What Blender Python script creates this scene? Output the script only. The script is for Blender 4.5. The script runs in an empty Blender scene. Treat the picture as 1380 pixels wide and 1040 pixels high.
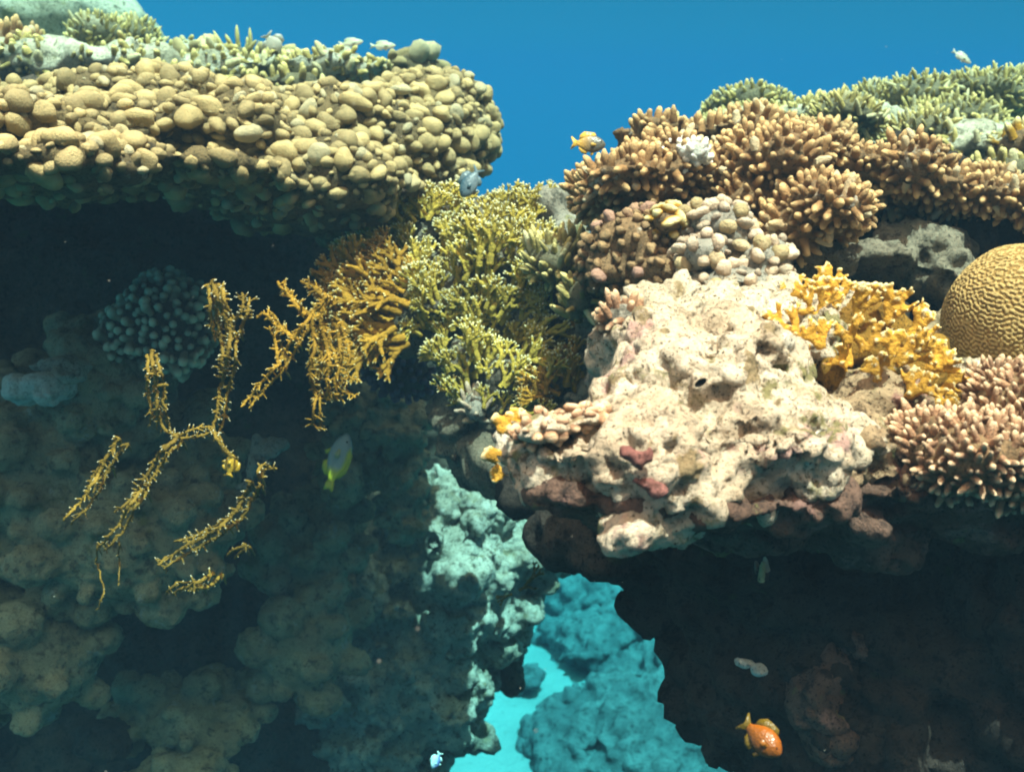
import bpy, math, random
import numpy as np
from mathutils import Vector, Matrix
from mathutils.bvhtree import BVHTree
from mathutils.kdtree import KDTree

R = math.radians
rng = np.random.default_rng(7)
random.seed(7)
SC = bpy.context.scene
COL = SC.collection

# ---------------------------------------------------------------- camera
PITCH = R(15)
KPX = 2 * math.tan(R(25)) / 1380           # metres per photo pixel at 1 m
cam_d = bpy.data.cameras.new('camera')
cam = bpy.data.objects.new('camera', cam_d)
COL.objects.link(cam)
cam.rotation_euler = (R(90) - PITCH, 0, 0)
cam_d.sensor_fit = 'HORIZONTAL'
cam_d.angle = R(50)
cam_d.clip_start = 0.02
cam_d.clip_end = 500
cam_d.dof.use_dof = True
cam_d.dof.focus_distance = 1.7
cam_d.dof.aperture_fstop = 7.0
SC.camera = cam
FW = np.array([0, math.cos(PITCH), -math.sin(PITCH)])
UP = np.array([0, math.sin(PITCH), math.cos(PITCH)])
RT = np.array([1.0, 0, 0])

# ---------------------------------------------------------------- world, sun, exposure
SUNV = np.array([0.17, -0.30, 0.93]); SUNV /= np.linalg.norm(SUNV)
SUN_EL = math.asin(SUNV[2]); SUN_AZ = math.atan2(SUNV[0], SUNV[1])
W = bpy.data.worlds.new('World'); SC.world = W; W.use_nodes = True
nt = W.node_tree; nt.nodes.clear()
wo = nt.nodes.new('ShaderNodeOutputWorld'); bg = nt.nodes.new('ShaderNodeBackground')
sky = nt.nodes.new('ShaderNodeTexSky'); sky.sky_type = 'NISHITA'; sky.sun_disc = False
sky.sun_elevation = SUN_EL; sky.sun_rotation = SUN_AZ
tc = nt.nodes.new('ShaderNodeTexCoord'); sx = nt.nodes.new('ShaderNodeSeparateXYZ')
nt.links.new(tc.outputs['Generated'], sx.inputs[0])
ramp = nt.nodes.new('ShaderNodeValToRGB')           # open water at eye level; reddish unseen fill added higher up to lift shade
mr = nt.nodes.new('ShaderNodeMapRange'); mr.inputs[1].default_value = -1; mr.inputs[2].default_value = 1
nt.links.new(sx.outputs['Z'], mr.inputs[0]); nt.links.new(mr.outputs[0], ramp.inputs[0])
cr = ramp.color_ramp
cr.elements[0].position = 0.0; cr.elements[0].color = (0.08, 0.07, 0.07, 1)
cr.elements[1].position = 1.0; cr.elements[1].color = (8.0, 3.6, 2.9, 1)
for p, c in ((0.38, (0.08, 0.09, 0.10, 1)), (0.44, (0.04, 1.88, 2.62, 1)), (0.50, (0.03, 1.66, 2.52, 1)), (0.56, (0.03, 1.0, 1.85, 1)), (0.62, (0.55, 0.5, 0.5, 1)), (0.72, (7.5, 2.7, 2.1, 1))):
    e = cr.elements.new(p); e.color = c
win = nt.nodes.new('ShaderNodeMapRange'); win.interpolation_type = 'SMOOTHSTEP'
win.inputs[1].default_value = 0.55; win.inputs[2].default_value = 0.78   # the bright window to the sky overhead
nt.links.new(sx.outputs['Z'], win.inputs[0])
tint = nt.nodes.new('ShaderNodeMix'); tint.data_type = 'RGBA'; tint.blend_type = 'MULTIPLY'
tint.inputs[0].default_value = 1; tint.inputs[7].default_value = (11.0, 3.7, 1.7, 1)  # strong red tint added overhead, warms the fill in shaded parts
nt.links.new(sky.outputs[0], tint.inputs[6])
mx = nt.nodes.new('ShaderNodeMix'); mx.data_type = 'RGBA'
nt.links.new(win.outputs[0], mx.inputs[0]); nt.links.new(ramp.outputs[0], mx.inputs[6]); nt.links.new(tint.outputs[2], mx.inputs[7])
# world light dimmed away from the view, added to cut the fill
side = nt.nodes.new('ShaderNodeMapRange'); side.interpolation_type = 'SMOOTHSTEP'
for i_, q_ in enumerate((0.45, 0.9, 0.60, 0.69)): side.inputs[i_ + 1].default_value = q_
nt.links.new(sx.outputs['Y'], side.inputs[0])
dim = nt.nodes.new('ShaderNodeMix'); dim.data_type = 'RGBA'; dim.blend_type = 'MULTIPLY'; dim.inputs[0].default_value = 1
nt.links.new(mx.outputs[2], dim.inputs[6]); nt.links.new(side.outputs[0], dim.inputs[7])
hx = nt.nodes.new('ShaderNodeMapRange')
for i_, q_ in enumerate((-0.4, 0.45, 1.05, 0.84)): hx.inputs[i_ + 1].default_value = q_
nt.links.new(sx.outputs['X'], hx.inputs[0])
dim2 = nt.nodes.new('ShaderNodeMix'); dim2.data_type = 'RGBA'; dim2.blend_type = 'MULTIPLY'; dim2.inputs[0].default_value = 1
nt.links.new(dim.outputs[2], dim2.inputs[6]); nt.links.new(hx.outputs[0], dim2.inputs[7])
nt.links.new(dim2.outputs[2], bg.inputs[0]); nt.links.new(bg.outputs[0], wo.inputs[0])
bg.inputs[1].default_value = 0.10

sun_d = bpy.data.lights.new('sun', 'SUN'); sun_d.energy = 5.0; sun_d.angle = R(0.5); sun_d.color = (1, 0.635, 0.53)
sun = bpy.data.objects.new('sun', sun_d); COL.objects.link(sun)
sun.rotation_euler = Vector(SUNV).to_track_quat('Z', 'Y').to_euler()
SC.view_settings.view_transform = 'Standard'; SC.view_settings.look = 'None'
SC.view_settings.exposure = 1.75; SC.view_settings.gamma = 1
SC.cycles.use_denoising = True
SC.cycles.filter_width = 2.0
SC.cycles.max_bounces = 5; SC.cycles.diffuse_bounces = 3; SC.cycles.glossy_bounces = 2
SC.cycles.volume_bounces = 0

# ---------------------------------------------------------------- helpers
def P(px, py, d):
    return FW * d + RT * ((px - 690) * KPX * d) + UP * ((520 - py) * KPX * d)

def proj(V):
    V = np.asarray(V); d = V @ FW
    return 690 + (V @ RT) / (KPX * d), 520 - (V @ UP) / (KPX * d), d

DZ = 0.0
def E(px, py, d, rx, ry, rd):
    d += DZ
    s = KPX * d
    return (P(px, py, d), rx * s, rd, ry * s)

def hsh(i, j, k, s):
    h = (i.astype(np.int64) * 374761393 + j.astype(np.int64) * 668265263 + k.astype(np.int64) * 2147483647 + s * 1274126177) & 0xFFFFFFFF
    h = ((h ^ (h >> 13)) * 1274126177) & 0xFFFFFFFF
    h = ((h ^ (h >> 16)) * 2246822519) & 0xFFFFFFFF
    return ((h ^ (h >> 15)) & 0xFFFFFF) / float(0xFFFFFF)

def vnoise(Q, s=0):
    I = np.floor(Q).astype(np.int64); f = Q - I; f = f * f * f * (f * (f * 6 - 15) + 10)
    o = np.zeros(len(Q))
    for a in (0, 1):
        for b in (0, 1):
            for c in (0, 1):
                w = (f[:, 0] if a else 1 - f[:, 0]) * (f[:, 1] if b else 1 - f[:, 1]) * (f[:, 2] if c else 1 - f[:, 2])
                o += w * hsh(I[:, 0] + a, I[:, 1] + b, I[:, 2] + c, s)
    return o * 2 - 1

def fbm(Q, octv=4, s=0, gain=0.5):
    o = np.zeros(len(Q)); a = 1.0
    for i in range(octv):
        o += a * vnoise(Q, s + i * 17); Q = Q * 2.03 + 5.3; a *= gain
    return o

def worley(Q, s=0, keep=1.0):
    """distance to the nearest feature point; keep thins the points out"""
    I = np.floor(Q).astype(np.int64); best = np.full(len(Q), 9.0)
    for a in (-1, 0, 1):
        for b in (-1, 0, 1):
            for c in (-1, 0, 1):
                x, y, z = I[:, 0] + a, I[:, 1] + b, I[:, 2] + c
                d = np.sqrt((x + hsh(x, y, z, s) - Q[:, 0]) ** 2 + (y + hsh(x, y, z, s + 1) - Q[:, 1]) ** 2 + (z + hsh(x, y, z, s + 2) - Q[:, 2]) ** 2)
                if keep < 1: d = np.where(hsh(x, y, z, s + 3) < keep, d, 9.0)
                best = np.minimum(best, d)
    return best

def mk(name, V, F, mat=None, parent=None, attrs=None, smooth=True, origin=None):
    V = np.asarray(V, dtype=np.float64)
    me = bpy.data.meshes.new(name)
    fs = F if isinstance(F, list) else [F]
    fs = [np.asarray(f, dtype=np.int32) for f in fs if len(f)]
    loops = np.concatenate([f.ravel() for f in fs]); tot = np.concatenate([np.full(len(f), f.shape[1], dtype=np.int32) for f in fs])
    st = np.concatenate([[0], np.cumsum(tot)[:-1]]).astype(np.int32)
    if origin is None and parent is None: origin = np.array([0.0, 0, 0])
    off = np.array(parent.location) if parent is not None and parent.parent is None else np.zeros(3)
    if parent is not None and parent.parent is not None:
        off = np.array(parent.parent.location)
    if parent is None: off = np.asarray(origin)
    me.vertices.add(len(V)); me.vertices.foreach_set('co', (V - off).astype(np.float32).ravel())
    me.loops.add(len(loops)); me.loops.foreach_set('vertex_index', loops)
    me.polygons.add(len(st)); me.polygons.foreach_set('loop_start', st); me.polygons.foreach_set('loop_total', tot)
    if smooth: me.polygons.foreach_set('use_smooth', np.ones(len(st), dtype=bool))
    me.update(calc_edges=True)
    for k, v in (attrs or {}).items():
        v = np.asarray(v, dtype=np.float32)
        if v.ndim == 1:
            a = me.attributes.new(k, 'FLOAT', 'POINT'); a.data.foreach_set('value', v)
        else:
            a = me.attributes.new(k, 'FLOAT_COLOR', 'POINT'); a.data.foreach_set('color', np.c_[v, np.ones(len(v))].astype(np.float32).ravel())
    if mat: me.materials.append(mat)
    o = bpy.data.objects.new(name, me); COL.objects.link(o)
    if parent is not None: o.parent = parent
    else: o.location = tuple(off)
    return o

def tag(o, label=None, cat=None, group=None, kind=None):
    if label: o['label'] = label
    if cat: o['category'] = cat
    if group: o['group'] = group
    if kind: o['kind'] = kind
    return o

def empty(name, loc, label, cat, group=None):
    o = bpy.data.objects.new(name, None); COL.objects.link(o)
    o.location = tuple(float(x) for x in loc); o.empty_display_size = 0.05
    return tag(o, label, cat, group)

def icosphere(sub):
    import bmesh
    bm = bmesh.new(); bmesh.ops.create_icosphere(bm, subdivisions=sub, radius=1)
    V = np.array([v.co[:] for v in bm.verts]); F = np.array([[v.index for v in f.verts] for f in bm.faces]); bm.free()
    return V, F
ICO1, ICO2, ICO3, ICO4 = icosphere(1), icosphere(2), icosphere(3), icosphere(4)
AX = np.stack([RT, FW, UP])                # local x, y, z of an ellipsoid lie along the view

def normals(V, F):
    n = np.zeros_like(V)
    for f in (F if isinstance(F, list) else [F]):
        a, b = V[f[:, 1]] - V[f[:, 0]], V[f[:, -1]] - V[f[:, 0]]
        c = np.cross(a, b) if f.shape[1] == 3 else np.cross(V[f[:, 2]] - V[f[:, 0]], V[f[:, 3]] - V[f[:, 1]])
        for i in range(f.shape[1]): np.add.at(n, f[:, i], c)
    return n / (np.linalg.norm(n, axis=1, keepdims=True) + 1e-12)

def remesh(V, F, vox):
    me = bpy.data.meshes.new('tmp'); me.from_pydata(V.tolist(), [], F.tolist()); me.update()
    o = bpy.data.objects.new('tmp', me); COL.objects.link(o)
    m = o.modifiers.new('r', 'REMESH'); m.mode = 'VOXEL'; m.voxel_size = vox
    dg = bpy.context.evaluated_depsgraph_get(); ev = o.evaluated_get(dg); em = ev.data
    nv = np.zeros(len(em.vertices) * 3, dtype=np.float32); em.vertices.foreach_get('co', nv)
    lt = np.zeros(len(em.polygons), dtype=np.int32); em.polygons.foreach_get('loop_total', lt)
    li = np.zeros(len(em.loops), dtype=np.int32); em.loops.foreach_get('vertex_index', li)
    if (lt == 4).all(): out = li.reshape(-1, 4)
    else:
        ls = np.concatenate([[0], np.cumsum(lt)[:-1]]); q = lt == 4; t = lt == 3
        out = np.concatenate([li[ls[q][:, None] + np.arange(4)], np.c_[li[ls[t][:, None] + np.arange(3)], li[ls[t]]]]) if t.any() else li[ls[q][:, None] + np.arange(4)]
    bpy.data.objects.remove(o); bpy.data.meshes.remove(me)
    return nv.reshape(-1, 3).astype(np.float64), out

def smooth(V, F, it, lam=0.6):
    n = len(V); e = np.concatenate([F[:, [0, 1]], F[:, [1, 2]], F[:, [2, 3]], F[:, [3, 0]]])
    cnt = np.bincount(e.ravel(), minlength=n)[:, None] + 1e-9
    for _ in range(it):
        s = np.zeros_like(V)
        for c in range(3):
            s[:, c] = np.bincount(e[:, 0], V[e[:, 1], c], n) + np.bincount(e[:, 1], V[e[:, 0], c], n)
        V = V + lam * (s / cnt - V)
    return V

def body(ells, vox, sm=6):
    Vs, Fs, n = [], [], 0
    for c, rx, ry, rz in ells:
        v = (ICO4[0] * np.array([rx, ry, rz])) @ AX + c
        Vs.append(v); Fs.append(ICO4[1] + n); n += len(v)
    V, F = remesh(np.concatenate(Vs), np.concatenate(Fs), vox)
    return smooth(V, F, sm), F

def lobed(ells, vox, spacing, r, seed, sm=3):
    """a body grown over with fused round lobes"""
    V, F = body(ells, vox * 1.8, 4); p, nr = scatter(V, F, spacing, seed); g = np.random.default_rng(seed)
    Vs, Fs, n = [V], [np.concatenate([F[:, [0, 1, 2]], F[:, [0, 2, 3]]])], len(V)
    for q, d in zip(p, nr):
        rr = r * g.uniform(.45, 1.35); v = ICO2[0] * rr * np.array([g.uniform(.85, 1.3), g.uniform(.85, 1.2), g.uniform(.75, 1.05)]) + q + d * rr * .55
        Vs.append(v); Fs.append(ICO2[1] + n); n += len(v)
    V, F = remesh(np.concatenate(Vs), np.concatenate(Fs), vox)
    return smooth(V, F, sm, .5), F

def rough(V, F, *layers):
    """layers: (amplitude m, scale 1/m, octaves, seed) noise, or ('pit', depth, scale, radius, keep, seed), ('lump', height, scale, seed)"""
    for L in layers:
        N = normals(V, F)
        if L[0] == 'pit':
            w = worley(V * L[2], L[5], L[4]); t = np.clip(1 - w / L[3], 0, 1)
            V = V - N * (L[1] * (t * t * (3 - 2 * t)))[:, None]
        elif L[0] == 'lump':
            w = worley(V * L[2] + 0.5 * np.stack([vnoise(V * L[2] * 1.3, L[3] + 50 + i) for i in range(3)], 1), L[3])
            V = V + N * (L[1] * (0.45 - np.clip(w, 0, 1) ** 2 * 1.6))[:, None]
        else:
            V = V + N * (L[0] * fbm(V * L[1], L[2], L[3]))[:, None]
    return V

def scatter(V, F, spacing, seed, keep=None, over=6):
    g = np.random.default_rng(seed)
    a, b, c, d = (V[F[:, i]] for i in range(4))
    ar = 0.5 * np.linalg.norm(np.cross(c - a, d - b), axis=1)
    n = int(ar.sum() / spacing ** 2 * over); idx = g.choice(len(F), n, p=ar / ar.sum())
    u, v = g.random((n, 1)), g.random((n, 1))
    p = (a[idx] * (1 - u) + b[idx] * u) * (1 - v) + (d[idx] * (1 - u) + c[idx] * u) * v
    nr = np.cross(c - a, d - b)[idx]; nr /= np.linalg.norm(nr, axis=1, keepdims=True) + 1e-12
    if keep is not None:
        m = keep(p, nr); p, nr = p[m], nr[m]
    grid, sel, s2 = {}, [], spacing ** 2
    cells = np.floor(p / spacing).astype(int)
    for i in range(len(p)):
        cx, cy, cz = cells[i]; ok = True
        for x in (cx - 1, cx, cx + 1):
            for y in (cy - 1, cy, cy + 1):
                for z in (cz - 1, cz, cz + 1):
                    for j in grid.get((x, y, z), ()):
                        q = p[j] - p[i]
                        if q @ q < s2: ok = False; break
                    if not ok: break
                if not ok: break
            if not ok: break
        if ok: grid.setdefault((cx, cy, cz), []).append(i); sel.append(i)
    return p[sel], nr[sel]

def visible_side(p, n, lim=-0.35):
    to = -p / np.linalg.norm(p, axis=1, keepdims=True)
    return ((n * to).sum(1) > lim) | (n[:, 2] > 0.5)

def frame(D):
    a = np.where(np.abs(D[:, 2:3]) < 0.9, np.array([[0, 0, 1.0]]), np.array([[1.0, 0, 0]]))
    u = np.cross(D, a); u /= np.linalg.norm(u, axis=1, keepdims=True); return u, np.cross(D, u)

PROF = {'finger': ([0, .22, .45, .66, .83, .95], [1, .97, .92, .84, .66, .36]),
        'cone': ([0, .25, .5, .75, .92], [1, .85, .68, .48, .28]),
        'club': ([0, .25, .5, .7, .87, .97], [.7, .78, .95, 1.0, .75, .35])}

def fingers(p, D, L, r, g, prof='finger', sides=7, bump=0.12, bend=0.0, dn=None, flat=None):
    """rounded branches; returns (n, m, 3) vertices, shared faces, tip factor (m)"""
    ts, rs = PROF[prof]; n, k = len(p), len(ts)
    u, v = frame(D) if dn is None else (np.cross(D, dn), dn)
    an = np.arange(sides) * 2 * math.pi / sides
    V = np.zeros((n, k * sides + 1, 3)); tip = np.zeros(k * sides + 1)
    fl = np.ones((n, 1)) if flat is None else np.asarray(flat).reshape(n, 1)
    for i, (t, q) in enumerate(zip(ts, rs)):
        c = p + D * (L * t)[:, None]; c[:, 2] += bend * L * t * t
        for s in range(sides):
            rr = (r * q)[:, None] * (1 + bump * g.uniform(-1, 1, (n, 1)))
            V[:, i * sides + s] = c + rr * (fl * u * math.cos(an[s]) + v * math.sin(an[s]))
        tip[i * sides:(i + 1) * sides] = t
    V[:, -1] = p + D * L[:, None]; V[:, -1, 2] += bend * L; tip[-1] = 1
    q = [[i * sides + s, i * sides + (s + 1) % sides, (i + 1) * sides + (s + 1) % sides, (i + 1) * sides + s] for i in range(k - 1) for s in range(sides)]
    t3 = [[(k - 1) * sides + s, (k - 1) * sides + (s + 1) % sides, k * sides] for s in range(sides)]
    return V, [np.array(q), np.array(t3)], tip

def knobs(p, D, r, g, sub=2, stretch=(0.8, 1.7), flatten=(0.6, 0.95), warp=0.12, push=0.3):
    T, F = (ICO2, ICO3)[sub - 2] if sub in (2, 3) else ICO1
    n = len(p); u, v = frame(D); a = g.uniform(0, math.pi, n)
    # long axis mostly level, as growth follows the light
    lv = np.cross(D, np.array([0, 0, 1.0])) + 0.45 * g.normal(size=(n, 3)); lv -= D * (lv * D).sum(1, keepdims=True)
    lv /= np.linalg.norm(lv, axis=1, keepdims=True) + 1e-9; w = np.cross(D, lv)
    sx_, sy_, sz_ = g.uniform(*stretch, n) ** 1.2, g.uniform(*flatten, n), g.uniform(0.75, 1.1, n)
    Q = T[None] * np.stack([sx_, sy_, sz_], 1)[:, None, :]
    ph = g.uniform(0, 6.28, (n, 1, 6)); x, y, z = T[:, 0][None], T[:, 1][None], T[:, 2][None]
    wob = 1 + warp * (np.sin(2.3 * x + ph[..., 0] + 1.4 * y) + np.sin(2.9 * y + ph[..., 1] - 1.2 * z) + 0.8 * np.sin(4.1 * z + ph[..., 2] + 2.2 * x) + 0.5 * np.sin(6.3 * x + ph[..., 3]))
    Q = Q * wob[..., None] * r[:, None, None]
    V = p[:, None] + Q[..., :1] * lv[:, None] + Q[..., 1:2] * w[:, None] + (Q[..., 2:] + push * r[:, None, None]) * D[:, None]
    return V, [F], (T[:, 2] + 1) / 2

def emit(root, V, F, tip, mat, pname, most=100, seed=0, sizes=None):
    """the largest-looking pieces become parts of their own, the rest one part"""
    n, m = V.shape[:2]; g = np.random.default_rng(seed); rnd = g.random(n)
    cen = V.mean(1); x, y, d = proj(cen)
    sc = (np.linalg.norm(V.max(1) - V.min(1), axis=1) if sizes is None else sizes) / d
    rc = np.array(root.location) - cen; front = ((cen / np.linalg.norm(cen, axis=1, keepdims=True)) * rc).sum(1)
    sc = sc * np.where((x < -20) | (x > 1400) | (y < -20) | (y > 1060), 0.1, 1) * np.where(front > -0.02, 1, 0.4)
    order = np.argsort(-sc)
    def put(ids, kind=None):
        k = len(ids); vv = V[ids].reshape(-1, 3)
        ff = [(f[None] + (np.arange(k) * m)[:, None, None]).reshape(-1, f.shape[1]) for f in F]
        tp = np.tile(tip, k) if tip.ndim == 1 else tip[ids].ravel()
        o = mk(pname, vv, ff, mat, root, {'tip': tp, 'rnd': np.repeat(rnd[ids], m)})
        if kind: o['kind'] = kind
    for i in order[:most]: put(np.array([i]))
    if n > most: put(order[most:], 'stuff')

def joinsegs(segs, g, prof='finger', sides=6, bump=0.1):
    """segs: rows (p0, p1, r0, plane normal, flat, tip0, tip1)"""
    p0 = np.array([s[0] for s in segs]); p1 = np.array([s[1] for s in segs]); r = np.array([s[2] for s in segs])
    dn = np.array([s[3] for s in segs]); fl = np.array([s[4] for s in segs]); D = p1 - p0; L = np.linalg.norm(D, axis=1); D = D / L[:, None]
    dn = dn - D * (dn * D).sum(1, keepdims=True); dn /= np.linalg.norm(dn, axis=1, keepdims=True) + 1e-9
    V, F, tip = fingers(p0 - D * (0.35 * r)[:, None], D, L + 0.7 * r, r, g, prof, sides, bump, 0.0, dn, fl)
    T = np.array([s[5] for s in segs])[:, None] + (np.array([s[6] for s in segs]) - np.array([s[5] for s in segs]))[:, None] * tip[None] ** 2
    n, m = V.shape[:2]
    return V.reshape(-1, 3), [(f[None] + (np.arange(n) * m)[:, None, None]).reshape(-1, f.shape[1]) for f in F], T.ravel()

def fan(p, gdir, nrm, size, g, levels=5, r0=None, spread=0.5, flat=1.7, tipr=None, droop=0.0):
    """one blade of net-like fire coral: branches that fork in a sheet, with pale finger tips"""
    gdir = gdir / np.linalg.norm(gdir); nrm = nrm - gdir * (nrm @ gdir); nrm = nrm / np.linalg.norm(nrm); side = np.cross(gdir, nrm)
    r0 = r0 or size * 0.050; L0 = size / sum(0.86 ** i for i in range(levels)); segs = []
    def grow(q, a, lev, L, r):
        aa = a + g.normal(0, 0.1)
        d = gdir * math.cos(aa) + side * math.sin(aa) + nrm * g.normal(0, 0.14); d = d / np.linalg.norm(d)
        e = q + d * L * g.uniform(0.75, 1.2); e[2] -= droop * L
        last = lev == levels - 1
        segs.append((q, e, r, nrm, flat if not last else 1.25, 0.15 * lev / levels, 1.0 if last else 0.15))
        if last: return
        for sgn in (-1, 1):
            if lev > 0 and g.random() < 0.10: continue
            na = a + sgn * g.uniform(0.22, 0.62) * spread * 1.7
            if abs(na) < 1.75: grow(e, na, lev + 1, L * 0.86, r * 0.86)
        if g.random() < 0.55:                       # a short pale tip off the side or face of the blade
            fd = d * 0.5 + side * g.choice([-1, 1]) * 0.6 + nrm * g.normal(0, 0.7); fd /= np.linalg.norm(fd)
            segs.append((e, e + fd * L * 0.6, r * 0.75, nrm, 1.1, 0.15, 1.0))
    grow(np.array(p, dtype=float), 0.0, 0, L0, r0)
    return segs

# ---------------------------------------------------------------- materials
def nodes(name):
    m = bpy.data.materials.new(name); m.use_nodes = True; n = m.node_tree; n.nodes.clear()
    out = n.nodes.new('ShaderNodeOutputMaterial'); b = n.nodes.new('ShaderNodeBsdfPrincipled')
    n.links.new(b.outputs[0], out.inputs[0]); b.inputs['Roughness'].default_value = 0.85; b.inputs['Specular IOR Level'].default_value = 0.12
    return m, n, b

def noise(n, scale, detail=4, rough_=0.55, vec=None):
    t = n.nodes.new('ShaderNodeTexNoise'); t.inputs['Scale'].default_value = scale; t.inputs['Detail'].default_value = detail; t.inputs['Roughness'].default_value = rough_
    if vec: n.links.new(vec, t.inputs['Vector'])
    return t

def mix(n, fac, a, b, mode='MIX'):
    x = n.nodes.new('ShaderNodeMix'); x.data_type = 'RGBA'; x.blend_type = mode
    for s, i in ((fac, 0), (a, 6), (b, 7)):
        if isinstance(s, (int, float)): x.inputs[i].default_value = s
        elif isinstance(s, tuple): x.inputs[i].default_value = s + (1,)
        else: n.links.new(s, x.inputs[i])
    return x.outputs[2]

def maprange(n, v, a, b, c=0, d=1):
    x = n.nodes.new('ShaderNodeMapRange'); x.interpolation_type = 'SMOOTHSTEP'
    n.links.new(v, x.inputs[0])
    for i, q in enumerate((a, b, c, d)): x.inputs[i + 1].default_value = q
    return x.outputs[0]

def bump(n, b, h, strength, dist):
    x = n.nodes.new('ShaderNodeBump'); x.inputs['Strength'].default_value = strength; x.inputs['Distance'].default_value = dist
    n.links.new(h, x.inputs['Height']); n.links.new(x.outputs[0], b.inputs['Normal'])

def attr(n, name):
    a = n.nodes.new('ShaderNodeAttribute'); a.attribute_name = name; return a

def geo_pos(n):
    return n.nodes.new('ShaderNodeNewGeometry').outputs['Position']

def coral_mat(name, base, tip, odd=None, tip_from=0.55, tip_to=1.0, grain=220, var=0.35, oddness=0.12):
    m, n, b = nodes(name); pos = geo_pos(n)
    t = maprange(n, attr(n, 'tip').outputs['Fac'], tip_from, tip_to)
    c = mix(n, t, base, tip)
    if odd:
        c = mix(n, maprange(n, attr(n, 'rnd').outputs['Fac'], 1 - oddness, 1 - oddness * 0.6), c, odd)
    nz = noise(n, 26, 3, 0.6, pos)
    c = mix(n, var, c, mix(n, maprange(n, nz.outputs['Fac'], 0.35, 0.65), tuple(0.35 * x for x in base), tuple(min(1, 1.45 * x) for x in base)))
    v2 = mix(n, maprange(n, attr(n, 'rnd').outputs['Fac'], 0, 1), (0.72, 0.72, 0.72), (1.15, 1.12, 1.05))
    c = mix(n, 1.0, c, v2, 'MULTIPLY')
    n.links.new(c, b.inputs['Base Color'])
    bump(n, b, noise(n, grain, 3, 0.7, pos).outputs['Fac'], 1.0, 0.005)
    return m

def rock_mat(name, light, mid, dark, accents=(), scale=1.0, white=0.5, fine=90):
    m, n, b = nodes(name); pos = geo_pos(n)
    a = noise(n, 7 * scale, 6, 0.65, pos); f = noise(n, 38 * scale, 5, 0.7, pos)
    c = mix(n, maprange(n, a.outputs['Fac'], 0.38, 0.62), mid, light)
    c = mix(n, maprange(n, f.outputs['Fac'], white, white - 0.16), c, dark)
    for i, (ac, sc, th) in enumerate(accents):
        q = noise(n, sc, 5, 0.65, pos); q.noise_dimensions = '4D'; q.inputs['W'].default_value = 3.7 * i + 1
        c = mix(n, maprange(n, q.outputs['Fac'], th, th + 0.07), c, ac)
    sp = noise(n, fine * 2.2 * scale, 3, 0.7, pos)
    c = mix(n, maprange(n, sp.outputs['Fac'], 0.45, 0.33), c, tuple(0.6 * x for x in dark))
    n.links.new(c, b.inputs['Base Color'])
    h = mix(n, 0.5, noise(n, fine * scale, 6, 0.75, pos).outputs['Fac'], f.outputs['Fac'])
    bump(n, b, h, 1.0, 0.020 / scale)
    return m

def col_mat(name, rough_=0.5, spec=0.3):
    m, n, b = nodes(name); n.links.new(attr(n, 'col').outputs['Color'], b.inputs['Base Color']); b.inputs['Roughness'].default_value = rough_
    b.inputs['Specular IOR Level'].default_value = spec; return m

def plain_mat(name, c, rough_=0.4, spec=0.4):
    m, n, b = nodes(name); b.inputs['Base Color'].default_value = c + (1,); b.inputs['Roughness'].default_value = rough_; b.inputs['Specular IOR Level'].default_value = spec; return m

M = {}
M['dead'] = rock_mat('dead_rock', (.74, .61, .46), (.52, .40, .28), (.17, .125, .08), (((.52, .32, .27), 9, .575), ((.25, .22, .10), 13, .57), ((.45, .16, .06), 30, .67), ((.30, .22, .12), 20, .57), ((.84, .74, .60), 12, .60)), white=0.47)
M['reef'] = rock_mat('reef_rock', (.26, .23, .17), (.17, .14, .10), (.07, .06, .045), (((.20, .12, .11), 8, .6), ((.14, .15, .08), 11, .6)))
M['dark'] = rock_mat('shaded_reef_rock', (.11, .08, .06), (.06, .045, .036), (.025, .02, .016), (((.12, .075, .06), 8, .6), ((.07, .08, .04), 11, .6)))  # reef rock colours taken darker, shade put into them
M['black'] = rock_mat('shade_dark_wall_rock', (.060, .047, .038), (.036, .028, .023), (.015, .012, .010), (((.075, .048, .036), 8, .6), ((.045, .05, .025), 11, .6)))  # darker copy again, shade below the right overhang put into its colours
M['teal'] = rock_mat('algal_rock', (.54, .52, .44), (.36, .34, .27), (.12, .11, .08), (((.62, .60, .52), 14, .58), ((.24, .22, .14), 9, .58)))
M['belly'] = rock_mat('purple_crust_shade', (.20, .12, .09), (.12, .075, .055), (.05, .035, .03), (((.30, .17, .14), 14, .58), ((.16, .16, .07), 18, .60)))  # purple-brown crust, with shade under the lip put into its dark tones
M['turf'] = rock_mat('turf_rubble', (.46, .33, .20), (.29, .19, .11), (.10, .065, .04), (((.40, .22, .17), 16, .57), ((.20, .18, .07), 14, .57), ((.62, .50, .37), 22, .60)))
M['mid'] = rock_mat('grey_rock', (.40, .37, .31), (.28, .24, .19), (.10, .09, .07), (((.30, .22, .22), 8, .6), ((.23, .22, .11), 11, .58)))
M['pale'] = rock_mat('pale_top_rock', (.62, .58, .46), (.42, .38, .27), (.16, .15, .10), (((.34, .32, .16), 10, .58),))
M['gaps'] = rock_mat('nodule_gaps', (.21, .155, .075), (.13, .10, .055), (.05, .04, .025), (((.46, .42, .33), 12, .63),))
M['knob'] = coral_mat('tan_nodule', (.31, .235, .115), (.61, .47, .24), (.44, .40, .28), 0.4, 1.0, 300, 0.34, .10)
M['massive'] = rock_mat('massive_coral', (.50, .40, .25), (.36, .28, .17), (.15, .115, .075), (((.50, .43, .34), 16, .60), ((.20, .17, .07), 8, .60)), fine=140)
M['acro'] = coral_mat('orange_finger', (.30, .165, .075), (.87, .58, .29), (.62, .52, .36), 0.45, 1.0, 260, 0.25, 0.06)
M['acrob'] = rock_mat('finger_base', (.30, .19, .10), (.20, .12, .06), (.09, .06, .035), (((.52, .45, .36), 14, .60),))
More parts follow.
